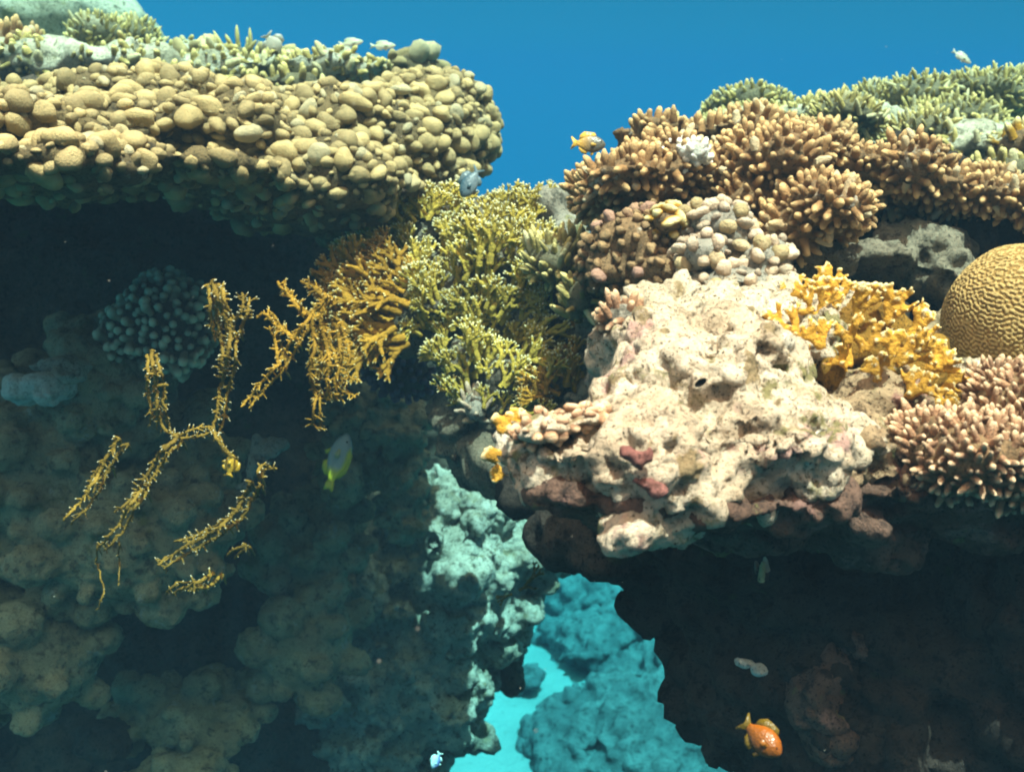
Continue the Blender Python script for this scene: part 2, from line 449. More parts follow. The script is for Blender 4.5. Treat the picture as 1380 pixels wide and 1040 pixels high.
M['poci'] = coral_mat('brown_wart', (.19, .115, .06), (.40, .27, .15), (.40, .24, .20), 0.5, 1.0, 200, 0.3)
M['pink'] = coral_mat('pink_finger', (.36, .20, .12), (.84, .60, .40), None, 0.5, 1.0, 260, 0.2)
M['palek'] = coral_mat('pale_wart', (.40, .29, .21), (.62, .50, .38), (.34, .27, .14), 0.4, 1.0, 160, 0.3, 0.2)
M['fire'] = coral_mat('mustard_fire_coral', (.42, .31, .055), (.95, .92, .62), None, 0.30, 0.80, 160, 0.3)
M['fired'] = coral_mat('dark_fire_coral', (.36, .19, .025), (.90, .80, .45), None, 0.5, 0.95, 160, 0.3)
M['gold'] = coral_mat('golden_fire_coral', (.55, .29, .04), (.95, .80, .46), None, 0.22, 0.75, 160, 0.25)
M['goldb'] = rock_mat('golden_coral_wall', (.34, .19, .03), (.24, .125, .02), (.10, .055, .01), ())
M['net'] = coral_mat('net_fire_coral', (.24, .145, .025), (.95, .90, .68), None, 0.50, 0.92, 160, 0.25)
M['stag'] = coral_mat('green_staghorn', (.33, .26, .09), (.76, .62, .28), (.50, .45, .30), 0.4, 1.0, 160, 0.25)
M['stagb'] = rock_mat('staghorn_base', (.24, .21, .13), (.16, .14, .08), (.08, .07, .045), (((.42, .38, .27), 9, .58),))
M['violet'] = coral_mat('violet_knob', (.10, .055, .10), (.24, .15, .22), None, 0.4, 1.0, 200, 0.3)
M['shade'] = coral_mat('grey_knob', (.30, .23, .16), (.92, .78, .58), None, 0.5, 1.0, 200, 0.25)
M['white'] = rock_mat('white_sponge', (.80, .80, .74), (.66, .66, .60), (.42, .42, .36), ())
M['bleach'] = coral_mat('bleached_finger', (.85, .80, .70), (.95, .92, .86), None, 0.3, 1.0, 260, 0.1)
M['rose'] = rock_mat('rose_sponge', (.34, .15, .13), (.25, .10, .085), (.12, .055, .045), ())
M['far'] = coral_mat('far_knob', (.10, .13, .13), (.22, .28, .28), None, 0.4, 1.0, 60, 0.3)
M['farb'] = rock_mat('far_rock', (.17, .22, .23), (.10, .135, .145), (.05, .065, .07), (), scale=0.6)  # red kept low, blue cast of the water put into the colour
M['fish'] = col_mat('fish_skin', .32, .5)
n_ = M['fish'].node_tree; v_ = n_.nodes.new('ShaderNodeTexVoronoi'); v_.inputs['Scale'].default_value = 330; n_.links.new(geo_pos(n_), v_.inputs['Vector']); bump(n_, n_.nodes['Principled BSDF'], v_.outputs['Distance'], .5, .0012)
M['eye'] = plain_mat('fish_eye', (.012, .012, .014), 0.15, 0.6)

# ---------------------------------------------------------------- setting: sand, reef terrain
m, n, b = nodes('sand'); pos = geo_pos(n)
c = mix(n, maprange(n, noise(n, 1.6, 6, 0.6, pos).outputs['Fac'], 0.3, 0.7), (.20, .26, .26), (.25, .32, .32))  # pale sand tinted, cyan cast of the water put into its colour
c = mix(n, maprange(n, noise(n, 14, 5, 0.7, pos).outputs['Fac'], 0.40, 0.30), c, (.16, .20, .19)); n.links.new(c, b.inputs['Base Color'])
bump(n, b, noise(n, 9, 5, 0.6, pos).outputs['Fac'], 0.6, 0.06); M['sand'] = m
gx, gy = np.meshgrid(np.concatenate([np.linspace(-31, -6, 19)[:-1], np.linspace(-6, 8, 113), np.linspace(8, 31, 19)[1:]]), np.concatenate([np.linspace(-4, 3, 8)[:-1], np.linspace(3, 14, 89), np.linspace(14, 31, 39)[1:]]))
gz = -3.62 - np.clip(gy - 11, 0, None) * 0.33
Vg = np.stack([gx.ravel(), gy.ravel(), gz.ravel()], 1); Vg[:, 2] += 0.05 * fbm(Vg * 0.9, 3, 3) + 0.012 * fbm(Vg * 6, 2, 9)
r_, c_ = gx.shape; ii = np.arange(r_ * c_).reshape(r_, c_)
Fg = np.stack([ii[:-1, :-1].ravel(), ii[:-1, 1:].ravel(), ii[1:, 1:].ravel(), ii[1:, :-1].ravel()], 1)
tag(mk('sand', Vg, Fg, M['sand']), kind='structure')

gx, gy = np.meshgrid(np.linspace(-7, 7, 150), np.linspace(-4.5, 4.4, 100))  # unseen dark reef bed, added to cut bounce from the sand
Vt = np.stack([gx.ravel(), gy.ravel(), np.full(gx.size, -3.34)], 1); Vt[:, 2] += .22 * fbm(Vt * 1.1, 4, 13) + .06 * (.5 - worley(Vt * 3.2, 4)) - .9 * np.clip(Vt[:, 1] - 3.7, 0, None)
r_, c_ = gx.shape; ii = np.arange(r_ * c_).reshape(r_, c_)
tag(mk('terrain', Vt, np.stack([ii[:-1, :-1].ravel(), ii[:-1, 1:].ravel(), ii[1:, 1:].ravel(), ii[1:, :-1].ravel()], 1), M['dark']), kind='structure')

def terrain(name, ells, vox, layers, mat, sm=8):
    V, F = body(ells, vox, sm); V = rough(V, F, *layers)
    tag(mk(name, V, F, mat), kind='structure')
    return V, F
DZ = 0.6
terrain('terrain', [E(150, 190, 2.38, 400, 45, .36), E(470, 195, 2.45, 90, 40, .3), E(150, 430, 3.15, 480, 200, .35), E(190, 760, 3.05, 300, 300, .4), E(-200, 700, 2.9, 320, 420, .5), E(250, 1150, 3.0, 240, 320, .5),  # first two masses are an unseen roof added to close a sun slit
                    E(450, 540, 3.2, 110, 120, .3), E(600, 560, 3.30, 90, 150, .2), E(490, 680, 3.25, 90, 110, .2), E(100, 1700, 3.2, 700, 480, .9), E(80, 330, 3.9, 480, 170, .6), E(-350, 250, 3.4, 300, 300, .8)],
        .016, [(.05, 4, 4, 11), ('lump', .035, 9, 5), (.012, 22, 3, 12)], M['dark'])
DZ = 0.0
terrain('terrain', [E(900, 705, 1.95, 160, 75, .35), E(1010, 760, 1.9, 150, 110, .3), E(1130, 880, 1.85, 220, 190, .35), E(1260, 1050, 1.85, 255, 240, .4), E(1420, 800, 1.8, 300, 330, .5), E(1200, 1500, 2.2, 420, 420, .8),
                    E(1150, 560, 2.2, 300, 130, .4), E(1330, 400, 2.3, 250, 130, .35), E(830, 640, 2.2, 130, 80, .25), E(1150, 330, 2.5, 260, 120, .35), E(1520, 500, 2.2, 200, 300, .5)],
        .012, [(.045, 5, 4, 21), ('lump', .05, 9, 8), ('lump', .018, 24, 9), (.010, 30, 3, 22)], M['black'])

# ---------------------------------------------------------------- generic builders
def rock_thing(name, label, cat, ells, vox, layers, mat, group=None, sm=6, lobes=None):
    V, F = body(ells, vox, sm) if lobes is None else lobed(ells, vox, *lobes); V = rough(V, F, *layers)
    o = mk(name, V, F, M[mat], origin=V[V[:, 2] < V[:, 2].min() + 0.02].mean(0)); tag(o, label, cat, group)
    return o, V, F

def colony(name, label, cat, ells, vox, layers, base_mat, mat, spec, group=None, seed=1, keep=None, most=100, pname=None):
    V, F = body(ells, vox, 5); V = rough(V, F, *layers); N = normals(V, F)
    root = empty(name, V[V[:, 2] < V[:, 2].min() + 0.02].mean(0), label, cat, group)
    mk('base', V, F, M[base_mat], root)
    g = np.random.default_rng(seed); k = dict(spec); kind = k.pop('kind'); sp = k.pop('spacing')
    kf = (lambda p, n: visible_side(p, n) & keep(p, n)) if keep else visible_side
    if 'small' in k:                                   # little knobs that fill in between the big ones
        ssp, sr = k.pop('small'); p, nr = scatter(V, F, ssp, seed + 5, kf); D = nr * .6 + np.array([0, 0, .4]) + g.normal(0, .2, (len(p), 3)); D /= np.linalg.norm(D, axis=1, keepdims=True)
        Vf, Ff, tip = knobs(p, D, sr * g.uniform(.5, 1.5, len(p)), g, sub=2, stretch=(.8, 1.5), push=.2, warp=.10)
        emit(root, Vf, Ff, tip, M[mat], 'knob', 0, seed + 1)
    p, nr = scatter(V, F, sp, seed, kf)
    n_ = len(p); sizes = g.uniform(*k.pop('size', (0.75, 1.2)), n_); up = k.pop('up', 0.35); jit = k.pop('jit', 0.18)
    D = nr * (1 - up) + np.array([0, 0, 1.0]) * up + g.normal(0, jit, (n_, 3)); D /= np.linalg.norm(D, axis=1, keepdims=True)
    r = k.pop('r') * sizes; pieces = []
    if kind == 'finger':
        L = k.pop('L') * sizes * g.uniform(0.6, 1.35, n_)
        Vf, Ff, tip = fingers(p - D * (L * 0.15)[:, None], D, L * 1.15, r, g, **k)
    else:
        Vf, Ff, tip = knobs(p, D, r, g, **k)
    emit(root, Vf, Ff, tip, M[mat], pname or ('branch' if kind == 'finger' else 'knob'), most, seed)
    return root, V, F

def fan_thing(name, label, cat, fans, mat, group=None, seed=1, pname='blade', blend=0, **kw):
    """fans: (px, py, depth, size px, image angle in degrees from up, yaw of the sheet in degrees)"""
    g = np.random.default_rng(seed); base = P(*fans[0][:3]); root = empty(name, base, label, cat, group)
    for f in fans:
        px, py, d, sz, ang, yaw = f
        a = R(ang); gd = UP * math.cos(a) + RT * math.sin(a) - FW * 0.25 * g.uniform(0.2, 1.4); nn = -FW * math.cos(R(yaw)) + RT * math.sin(R(yaw))
        s = fan(P(px, py, d), gd, nn, sz * KPX * d, g, **kw)
        V, F, T = joinsegs(s, g)
        if blend:                                          # fuse the branches into one grown body
            tri = np.concatenate([F[0][:, [0, 1, 2]], F[0][:, [0, 2, 3]], F[1]])
            kd = KDTree(len(V)); [kd.insert(q, i) for i, q in enumerate(V.tolist())]; kd.balance()
            V2, F2 = remesh(V, tri, blend); V2 = smooth(V2, F2, 3, .5); N2 = normals(V2, F2)
            V2 = V2 + N2 * (.0012 * fbm(V2 * 130, 2, seed))[:, None]
            T = T[[kd.find(q)[1] for q in V2.tolist()]]; V, F = V2, F2
        mk(pname, V, F, M[mat], root, {'tip': T, 'rnd': np.full(len(V), g.random())})
    return root

DZ = -0.38
# ================================================================ LEFT: the big nodular table and what grows on it
def table_keep(p, n):
    x, y, d = proj(p); h = hsh(*(np.floor(p * 400).astype(int).T), 77); return (n[:, 2] > -0.8) & (h < np.clip(1.0 + n[:, 2] * 1.1, .12, 1))
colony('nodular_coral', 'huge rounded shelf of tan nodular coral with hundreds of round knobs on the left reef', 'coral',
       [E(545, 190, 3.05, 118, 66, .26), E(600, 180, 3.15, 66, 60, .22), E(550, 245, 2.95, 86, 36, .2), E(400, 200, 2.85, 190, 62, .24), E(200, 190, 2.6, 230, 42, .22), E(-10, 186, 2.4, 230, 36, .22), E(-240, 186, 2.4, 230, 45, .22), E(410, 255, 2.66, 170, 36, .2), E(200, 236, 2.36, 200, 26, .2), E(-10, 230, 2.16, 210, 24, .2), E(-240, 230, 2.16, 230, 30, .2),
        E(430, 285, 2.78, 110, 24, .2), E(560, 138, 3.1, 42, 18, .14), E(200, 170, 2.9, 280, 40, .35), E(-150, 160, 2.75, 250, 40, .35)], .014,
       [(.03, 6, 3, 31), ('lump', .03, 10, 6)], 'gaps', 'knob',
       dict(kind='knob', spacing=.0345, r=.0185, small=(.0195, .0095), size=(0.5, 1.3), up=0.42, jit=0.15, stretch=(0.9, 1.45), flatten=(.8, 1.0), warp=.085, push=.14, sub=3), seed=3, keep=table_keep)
DZ = 0.0
colony('coral_slope', 'pale rubble slope with short green coral tufts rising behind the nodular coral shelf', 'reef slope',
       [E(330, 140, 3.5, 260, 34, .45), E(130, 135, 3.4, 260, 40, .5), E(-80, 135, 3.4, 260, 40, .5), E(110, 108, 3.8, 150, 38, .3), E(450, 128, 3.4, 130, 20, .4), E(215, 102, 3.7, 100, 26, .3)], .018,
       [(.02, 7, 4, 33), ('lump', .035, 11, 7), (.014, 24, 3, 34), ('pit', .03, 9, .45, .5, 35)], 'pale', 'stag', dict(kind='finger', spacing=.0215, L=.023, r=.0078, size=(.5, 1.5), up=.5, jit=.4, bump=.22), seed=35,
       keep=lambda p, n: fbm(p * 5, 2, 91) > -.25)
rock_thing('boulder_coral', 'pale green smooth boulder coral crowning the far top left corner', 'coral',
           [E(90, 32, 4.3, 115, 45, .35), E(20, 42, 4.2, 100, 45, .3), E(160, 46, 4.3, 52, 36, .25), E(-60, 40, 4.2, 110, 45, .3)], .02, [(.035, 4, 3, 36), ('lump', .03, 5, 3)], 'pale')
def bush(label, ells, seed, spacing=.019, L=.027, r=.0060, mat='stag', base='stagb', cat='coral', group=None, name='branching_coral', most=100, vox=.014, **kw):
    kw.setdefault('up', 0.45)
    return colony(name, label, cat, ells, vox, [(.02, 9, 3, seed)], base, mat, dict(kind='finger', spacing=spacing, L=L, r=r, **kw), group, seed, most=most)
bush('brown bushy coral with blunt fingers at the left edge above the nodular shelf', [E(22, 84, 3.1, 44, 28, .16), E(-20, 88, 3.05, 40, 28, .15)], 41, .026, .035, .011, 'acro', 'acrob')
bush('greenish thicket coral below the pale boulder coral', [E(150, 66, 3.55, 44, 26, .2), E(128, 58, 3.6, 26, 28, .15)], 42)
bush('greenish thicket coral at the top right end of the rubble slope', [E(192, 64, 3.6, 28, 24, .15)], 43)
bush('small tan finger coral in front of the greenish thickets', [E(95, 98, 3.1, 45, 16, .12), E(130, 100, 3.1, 25, 12, .1)], 44, .028, .03, .010, 'acro', 'acrob')
bush('low pale green coral tuft against the blue water behind the shelf', [E(330, 84, 3.55, 28, 10, .12)], 45, .034, .07, .008)
bush('flat patch of greenish short coral fingers on top of the nodular shelf', [E(390, 122, 3.0, 60, 10, .12), E(330, 116, 3.05, 40, 10, .12)], 46, .03, .03, .010)
bush('yellow green coral cushion between the rubble and the shelf knobs', [E(225, 112, 2.9, 35, 10, .12)], 47, .028, .025, .010)
for (x, y, d, s, lab, sd) in ((283, 82, 3.45, 22, 'squat tan lobed coral beside a dark hole on the shelf top', 1), (425, 108, 3.35, 34, 'frilly pale yellow coral clump in the middle of the shelf top', 2), (240, 88, 3.5, 28, 'pale cream coral block on the rubble slope', 4), (555, 103, 3.25, 40, 'highest hump of tan lobed coral on the right of the shelf', 5), (375, 95, 3.6, 30, 'small cluster of tan knobs at the back of the shelf', 6)):
    colony('lobed_coral', lab, 'coral', [E(x, y, d, s, s * .6, .10)], .01, [(.015, 12, 3, sd)], 'gaps', 'knob', dict(kind='knob', spacing=.045, r=.027, size=(.7, 1.3), up=.3, sub=2), seed=50 + sd)

DZ = 0.20
# ---------------------------------------------------------------- the shaded corals under the shelf
def massive(label, ells, seed, vox=.010, amp=.022, lump=.045, mat='massive', lsc=12, cat='coral', name='massive_coral', lobes=None):
    if lobes: return rock_thing(name, label, cat, ells, vox, [(amp * .6, 7, 3, seed), ('lump', .006, 45, seed + 3), (.004, 50, 3, seed + 1)], mat, lobes=lobes + (seed,))
    return rock_thing(name, label, cat, ells, vox, [(amp * 1.2, 7, 3, seed), ('lump', lump, lsc, seed), ('lump', lump * .4, lsc * 2.2, seed + 3), (.008, 34, 4, seed + 1)], mat)
massive('large knobbly grey brown massive coral low on the shaded left wall behind hanging nets', [E(95, 640, 2.45, 95, 120, .2), E(170, 720, 2.42, 140, 88, .22), E(40, 600, 2.5, 80, 90, .2), E(140, 530, 2.48, 60, 70, .16), E(230, 650, 2.6, 90, 110, .18), E(-40, 660, 2.5, 80, 110, .2)], 61, .008, .014, lobes=(.070, .040))
massive('upright lumpy grey coral head just left of the round knob coral', [E(155, 510, 2.40, 60, 48, .12), E(140, 550, 2.38, 50, 50, .12), E(130, 475, 2.45, 30, 22, .08)], 62, .007, .015, lobes=(.05, .034))
massive('broad smooth plate of massive coral in the lower left corner', [E(45, 880, 2.42, 92, 78, .16), E(10, 840, 2.5, 90, 60, .18), E(-40, 900, 2.45, 80, 60, .16)], 63, .009, .016, lobes=(.085, .045))
DZ = 0.45
massive('two lobed brownish massive coral in the dim middle of the left wall', [E(410, 745, 2.68, 40, 60, .12), E(445, 735, 2.7, 32, 68, .12), E(385, 730, 2.72, 40, 45, .1)], 64, .008, .012, lobes=(.07, .042))
massive('rounded brown massive coral below the two lobed one', [E(408, 872, 2.62, 62, 60, .14), E(440, 850, 2.66, 36, 52, .1)], 65, .008, .012, lobes=(.08, .045))
massive('overlapping rounded plates of massive coral near the bottom edge', [E(235, 965, 2.55, 55, 38, .12), E(262, 975, 2.5, 32, 34, .1), E(312, 955, 2.6, 34, 24, .1), E(190, 960, 2.6, 30, 34, .1)], 66, .007, .008, lobes=(.075, .042))
massive('smooth round coral cut by the bottom edge of the picture', [E(265, 1032, 2.42, 42, 24, .1), E(225, 1040, 2.45, 40, 26, .1)], 67, .007, .008, lobes=(.08, .045))
massive('small rough boulder at the bottom left between the smooth plates', [E(142, 1000, 2.45, 38, 28, .1)], 68, .007, .012, .012, 'dark', cat='rock', name='reef_rock')
DZ = 0.25
massive('stack of small rounded coral lobes beside the dark cleft', [E(515, 560, 2.8, 26, 30, .1), E(545, 580, 2.78, 18, 34, .08), E(540, 640, 2.8, 20, 30, .08), E(480, 570, 2.82, 36, 30, .1), E(500, 540, 2.85, 28, 24, .1), E(480, 620, 2.85, 50, 40, .1), E(545, 690, 2.82, 24, 30, .08)], 69, .006, .006, lobes=(.04, .026))
massive('dim round brown coral beside the tail of the yellow and grey fish', [E(462, 650, 2.72, 30, 34, .08)], 70, .007, .006, .004)
massive('thin dim shelf coral in the shadow left of the round knob coral', [E(112, 442, 2.62, 45, 12, .1), E(150, 430, 2.65, 30, 10, .08)], 71, .008, .012, .012)
rock_thing('sponge', 'white crumpled sponge on top of the shaded left wall', 'sponge', [E(55, 518, 2.16, 42, 13, .07), E(30, 528, 2.14, 20, 11, .05), E(68, 533, 2.12, 22, 15, .05)], .006, [(.012, 14, 4, 72), ('lump', .01, 22, 4)], 'white')
rock_thing('sponge', 'pale yellowish sponge plate just above the white sponge', 'sponge', [E(80, 494, 2.2, 46, 9, .06), E(94, 508, 2.16, 22, 10, .05)], .006, [(.012, 14, 4, 73), ('lump', .01, 22, 5)], 'teal')
DZ = 0.05
colony('knob_coral', 'dome of tightly packed pale topped knobs in the shade beneath the shelf', 'coral', [E(228, 430, 2.45, 66, 52, .12), E(200, 440, 2.5, 50, 44, .1), E(235, 455, 2.45, 45, 45, .1)], .010, [(.022, 9, 3, 74)], 'dark', 'shade',
       dict(kind='finger', spacing=.0172, L=.024, r=.0104, size=(.65, 1.2), up=.3, prof='club', jit=.2, bump=.2), seed=8)
colony('knob_coral', 'small violet knob coral tucked under the orange fire coral', 'coral', [E(542, 505, 2.75, 36, 30, .08), E(520, 495, 2.78, 28, 22, .07)], .009, [(.006, 9, 3, 75)], 'dark', 'violet',
       dict(kind='finger', spacing=.018, L=.022, r=.0085, size=(.85, 1.15), up=.2, prof='club', jit=.08), seed=9)

DZ = 0.80
# the algae grey rocks of the lower middle, ending at the sunny gap
cr_l = [(.035, 6, 3, 84), (.014, 18, 4, 81), ('pit', .03, 9, .5, .5, 83), ('lump', .010, 30, 3), (.007, 45, 4, 82)]
rock_thing('reef_rock', 'grey green lumpy rock wall below the fire coral thicket, left of the sunlit gap', 'rock',
           [E(620, 745, 2.95, 105, 90, .35), E(560, 690, 2.95, 60, 60, .25), E(700, 745, 3.0, 60, 48, .25), E(570, 880, 2.95, 80, 130, .35), E(490, 1010, 2.95, 78, 110, .35), E(640, 840, 3.0, 34, 60, .25), E(500, 830, 2.95, 90, 140, .3), E(450, 960, 3.0, 80, 120, .3), E(480, 1160, 2.95, 80, 120, .35)], .010, cr_l, 'teal', lobes=(.10, .055, 80))
for (ells, lab, sd) in (([E(725, 748, 2.85, 42, 26, .12), E(690, 735, 2.85, 34, 30, .12)], 'grey green ledge rock jutting toward the top of the sunlit gap', 84), ([E(660, 690, 2.75, 34, 30, .1), E(620, 665, 2.8, 45, 24, .12)], 'pale crumbly rock shoulder right under the overhanging dead rock', 85),
                        ([E(646, 828, 2.72, 22, 30, .09)], 'single rounded rock knob in the shade left of the gap ledge', 86), ([E(593, 840, 2.7, 26, 34, .09), E(570, 860, 2.75, 24, 24, .08)], 'pair of rough rock knobs low on the grey green wall', 87),
                        ([E(596, 735, 2.7, 24, 22, .08), E(610, 752, 2.68, 18, 20, .07)], 'cluster of small pale lobes in the centre of the grey green wall', 88), ([E(615, 905, 2.75, 32, 26, .1), E(638, 935, 2.8, 20, 22, .08)], 'mottled rock bulge beside the lower part of the sunlit gap', 89),
                        ([E(444, 950, 2.5, 26, 16, .07), E(425, 965, 2.55, 20, 16, .06)], 'pale crusted rock lump standing out near the bottom of the left wall', 90), ([E(496, 785, 2.65, 18, 34, .07), E(508, 810, 2.65, 14, 20, .06)], 'narrow pale rock rib between the brown corals and the grey green wall', 91)):
    rock_thing('reef_rock', lab, 'rock', ells, .008, [('lump', .02, 16, sd), (.012, 22, 4, sd), ('pit', .015, 18, .5, .4, sd), (.004, 60, 3, sd)], 'teal')
rock_thing('sponge', 'small black tongue shaped sponge sticking out into the sunlit gap', 'sponge', [E(703, 858, 2.95, 14, 16, .05), E(690, 880, 2.98, 16, 24, .06), E(690, 915, 3.0, 18, 24, .06)], .006, [(.008, 20, 3, 92)], 'dark')
fan_thing('fire_coral', 'tiny pale fire coral on the ledge rock beside the gap', 'coral', [(700, 795, 2.66, 30, 60, 10), (712, 785, 2.66, 30, 40, -10), (690, 800, 2.65, 24, -120, 0)], 'net', seed=93, levels=4)

DZ = 0.0
# ================================================================ CENTRE: fire coral thicket on its rock
_, CV, CF = rock_thing('reef_rock', 'upright grey purple rock carrying the mustard fire coral thicket in the middle', 'rock',
           [E(690, 400, 2.42, 100, 125, .25), E(622, 500, 2.34, 42, 110, .15), E(720, 530, 2.3, 90, 70, .2), E(600, 350, 2.5, 70, 80, .2), E(735, 300, 2.55, 40, 45, .12), E(650, 600, 2.4, 42, 55, .15), E(690, 620, 2.3, 60, 40, .15), E(560, 370, 2.5, 50, 60, .15), E(505, 425, 2.32, 52, 46, .10), E(560, 420, 2.32, 50, 60, .12), E(770, 380, 2.3, 40, 70, .14), E(640, 310, 2.6, 90, 40, .15)], .010,
           [(.03, 7, 4, 101), ('lump', .025, 12, 9), ('pit', .03, 9, .5, .5, 102), (.006, 40, 3, 103)], 'reef')
cb = BVHTree.FromPolygons(CV.tolist(), CF.tolist())
g = np.random.default_rng(104)
def surf_fans(tree, spots, g, jit=10, lift=0.0, front=9.0):
    out = []
    spots = list(spots) + [(a + g.uniform(-16, 16), b + g.uniform(-12, 14), c * g.uniform(.6, .95), e + g.uniform(-35, 35)) for a, b, c, e in list(spots) * 4]
    for (px, py, sz, ang) in spots:
        v = Vector(P(px, py, 1.0)).normalized(); h = tree.ray_cast(Vector((0, 0, 0)), v)
        if h[0] is None: d = 2.33
        else: d = float(np.array(h[0]) @ FW)
        d = min(d, front) + g.uniform(-.03, .02)
        out.append((px, py, d - lift, sz * 1.15, ang + g.uniform(-jit, jit), g.uniform(-40, 40)))
    return out
thick = [('ragged mustard fire coral with pale tips along the upper left edge of the thicket', [(535, 290, 44, -15), (560, 300, 46, 0), (590, 298, 52, 5), (615, 300, 48, 10), (525, 325, 46, -45), (500, 345, 50, -60), (545, 335, 46, -15)], 'fire', 111),
         ('mustard fire coral blades standing against the blue gap between the reefs', [(665, 300, 44, -10), (690, 298, 48, 8), (715, 290, 42, 0), (735, 285, 36, 20), (655, 330, 48, -20)], 'fire', 112),
         ('dense central bank of mustard fire coral with many white finger tips', [(600, 345, 52, -8), (630, 350, 55, 0), (660, 355, 55, 5), (690, 350, 52, 12), (580, 372, 50, -22), (615, 385, 52, -5), (650, 390, 52, 5), (720, 345, 46, 15), (560, 350, 46, -20), (640, 335, 45, 0), (610, 325, 44, 0), (680, 325, 44, 10), (750, 375, 44, 10), (735, 395, 44, 0), (600, 410, 46, -20), (570, 400, 46, -30), (655, 415, 44, 0), (700, 400, 44, 10)], 'fire', 113),
         ('orange brown fire coral fan spreading left into the shade beneath the thicket', [(520, 400, 66, -50), (510, 425, 74, -75), (520, 450, 76, -100), (500, 400, 55, -40), (540, 420, 60, -60), (545, 455, 62, -95), (480, 445, 52, -80), (550, 385, 56, -40), (470, 400, 50, -60), (490, 365, 52, -35), (465, 470, 48, -110), (500, 470, 50, -140), (530, 360, 50, -40)], 'fired', 114),
         ('long slanting band of fire coral crossing the middle rock toward the right', [(665, 425, 52, 10), (690, 445, 55, 40), (715, 470, 56, 55), (650, 450, 50, -10), (640, 475, 50, -15), (700, 480, 50, 45), (730, 500, 50, 60), (625, 430, 46, -20), (675, 470, 46, 20)], 'fire', 115),
         ('small fire coral fringe on the lower left pillar of the middle rock', [(640, 510, 48, -35), (655, 500, 46, 20), (680, 520, 50, 40), (690, 550, 46, 70), (625, 545, 40, -20), (660, 545, 44, 20), (705, 560, 46, 30), (575, 430, 46, -40), (590, 465, 46, -30), (605, 500, 44, -20), (580, 395, 46, -40), (610, 445, 46, -10), (560, 450, 44, -60), (615, 530, 40, -30), (640, 440, 46, 0)], 'fire', 116),
         ('isolated dark fire coral tree in the hollow left of the dead rock', [(765, 520, 62, -10), (775, 515, 62, 15), (750, 525, 52, -35), (790, 525, 48, 35), (770, 545, 50, 60), (740, 540, 46, -70), (790, 470, 50, 10), (800, 500, 50, 25), (780, 430, 48, -10), (800, 440, 44, 20), (790, 560, 46, 60)], 'fired', 117),
         ('slim upright fire coral twigs beside the dark hollow', [(735, 420, 40, -15), (760, 450, 48, -15), (775, 470, 45, -20), (790, 430, 44, 10)], 'fire', 118)]
for lab, spots, mt, sd in thick:
    g = np.random.default_rng(sd)
    fan_thing('fire_coral', lab, 'coral', surf_fans(cb, spots, g, lift=0.01, front=2.23 if sd == 114 else 9), mt, seed=sd, levels=5, spread=0.52, flat=1.8)
bush('yellow green finger coral with rounded fingers at the right of the thicket', [E(748, 350, 2.12, 36, 30, .07), E(775, 335, 2.15, 20, 24, .06)], 121, .0155, .030, .0062, 'stag', 'stagb', vox=.008)
bush('dull yellow green finger coral just under the brown wart coral', [E(780, 400, 2.0, 24, 36, .06)], 122, .017, .026, .0062, 'stag', 'stagb', vox=.008)
bush('small pale branching coral at the foot of the middle rock', [E(645, 550, 2.2, 16, 18, .05)], 123, .018, .022, .0065, 'palek', 'mid', vox=.007)

# hanging nets of fire coral in the shade
def strand_thing(label, paths, mat, seed, group='hanging fire coral nets'):
    g = np.random.default_rng(seed); root = None
    full = [(p, d, tw, r) for p, d, tw, r in paths] + [([(x + ox + g.uniform(-3, 3), y + oy + g.uniform(-4, 4)) for x, y in p], d + dz, tw * .9, r * .85) for p, d, tw, r in paths if tw >= 8 for ox, oy, dz in ((9, 4, .04),)]
    for pts, d, tw, r in full:
        d -= 0.38; tw *= .85; r *= 1.0
        pts = np.array(pts, dtype=float); seg = np.linalg.norm(np.diff(pts, axis=0), axis=1); cum = np.concatenate([[0], np.cumsum(seg)])
        n = max(3, int(cum[-1] / 5)); s = np.linspace(0, cum[-1], n)
        xs, ys = np.interp(s, cum, pts[:, 0]), np.interp(s, cum, pts[:, 1]); dd = d + 0.04 * np.array([vnoise(np.array([[i * .21, seed, 0.5]]), 3)[0] for i in range(n)])
        w = [P(a + g.normal(0, 1.0), b + g.normal(0, 1.0), c) for a, b, c in zip(xs, ys, dd)]
        if root is None: root = empty('fire_coral', w[0], label, 'coral', group)
        k = KPX * d; segs = [(w[0], P(xs[0] + 6, ys[0] + 14, d + .55), r * k * .9, RT, 1.2, 0.0, 0.0)]   # the stalk that ties it to the wall
        for i in range(n - 1):
            rr = r * k * (1 - 0.45 * i / n); segs.append((w[i], w[i + 1], rr, -FW, 1.5, 0.0, 0.1))
            dv = w[i + 1] - w[i]; dv = dv / np.linalg.norm(dv); sd = np.cross(dv, FW); sd /= np.linalg.norm(sd)
            for sg in (-1, 1):
                if g.random() < 0.58:
                    q = dv * g.uniform(.1, .8) + sd * sg * g.uniform(.5, 1) + FW * g.normal(0, .5); q /= np.linalg.norm(q); L = tw * k * g.uniform(.25, 1.3)
                    e = w[i] + q * L; segs.append((w[i], e, rr * .75, -FW, 1.1, 0.0, 1.0))
                    if g.random() < .45:
                        q2 = q + sd * sg * g.normal(0, .6) + dv * g.normal(0, .6); q2 /= np.linalg.norm(q2); segs.append((w[i] + q * L * .5, w[i] + q * L * .5 + q2 * L * .7, rr * .6, -FW, 1.1, 0.1, 1.0))
        V, F, T = joinsegs(segs, g); mk('branch', V, F, M[mat], root, {'tip': T, 'rnd': np.full(len(V), g.random())})
    return root
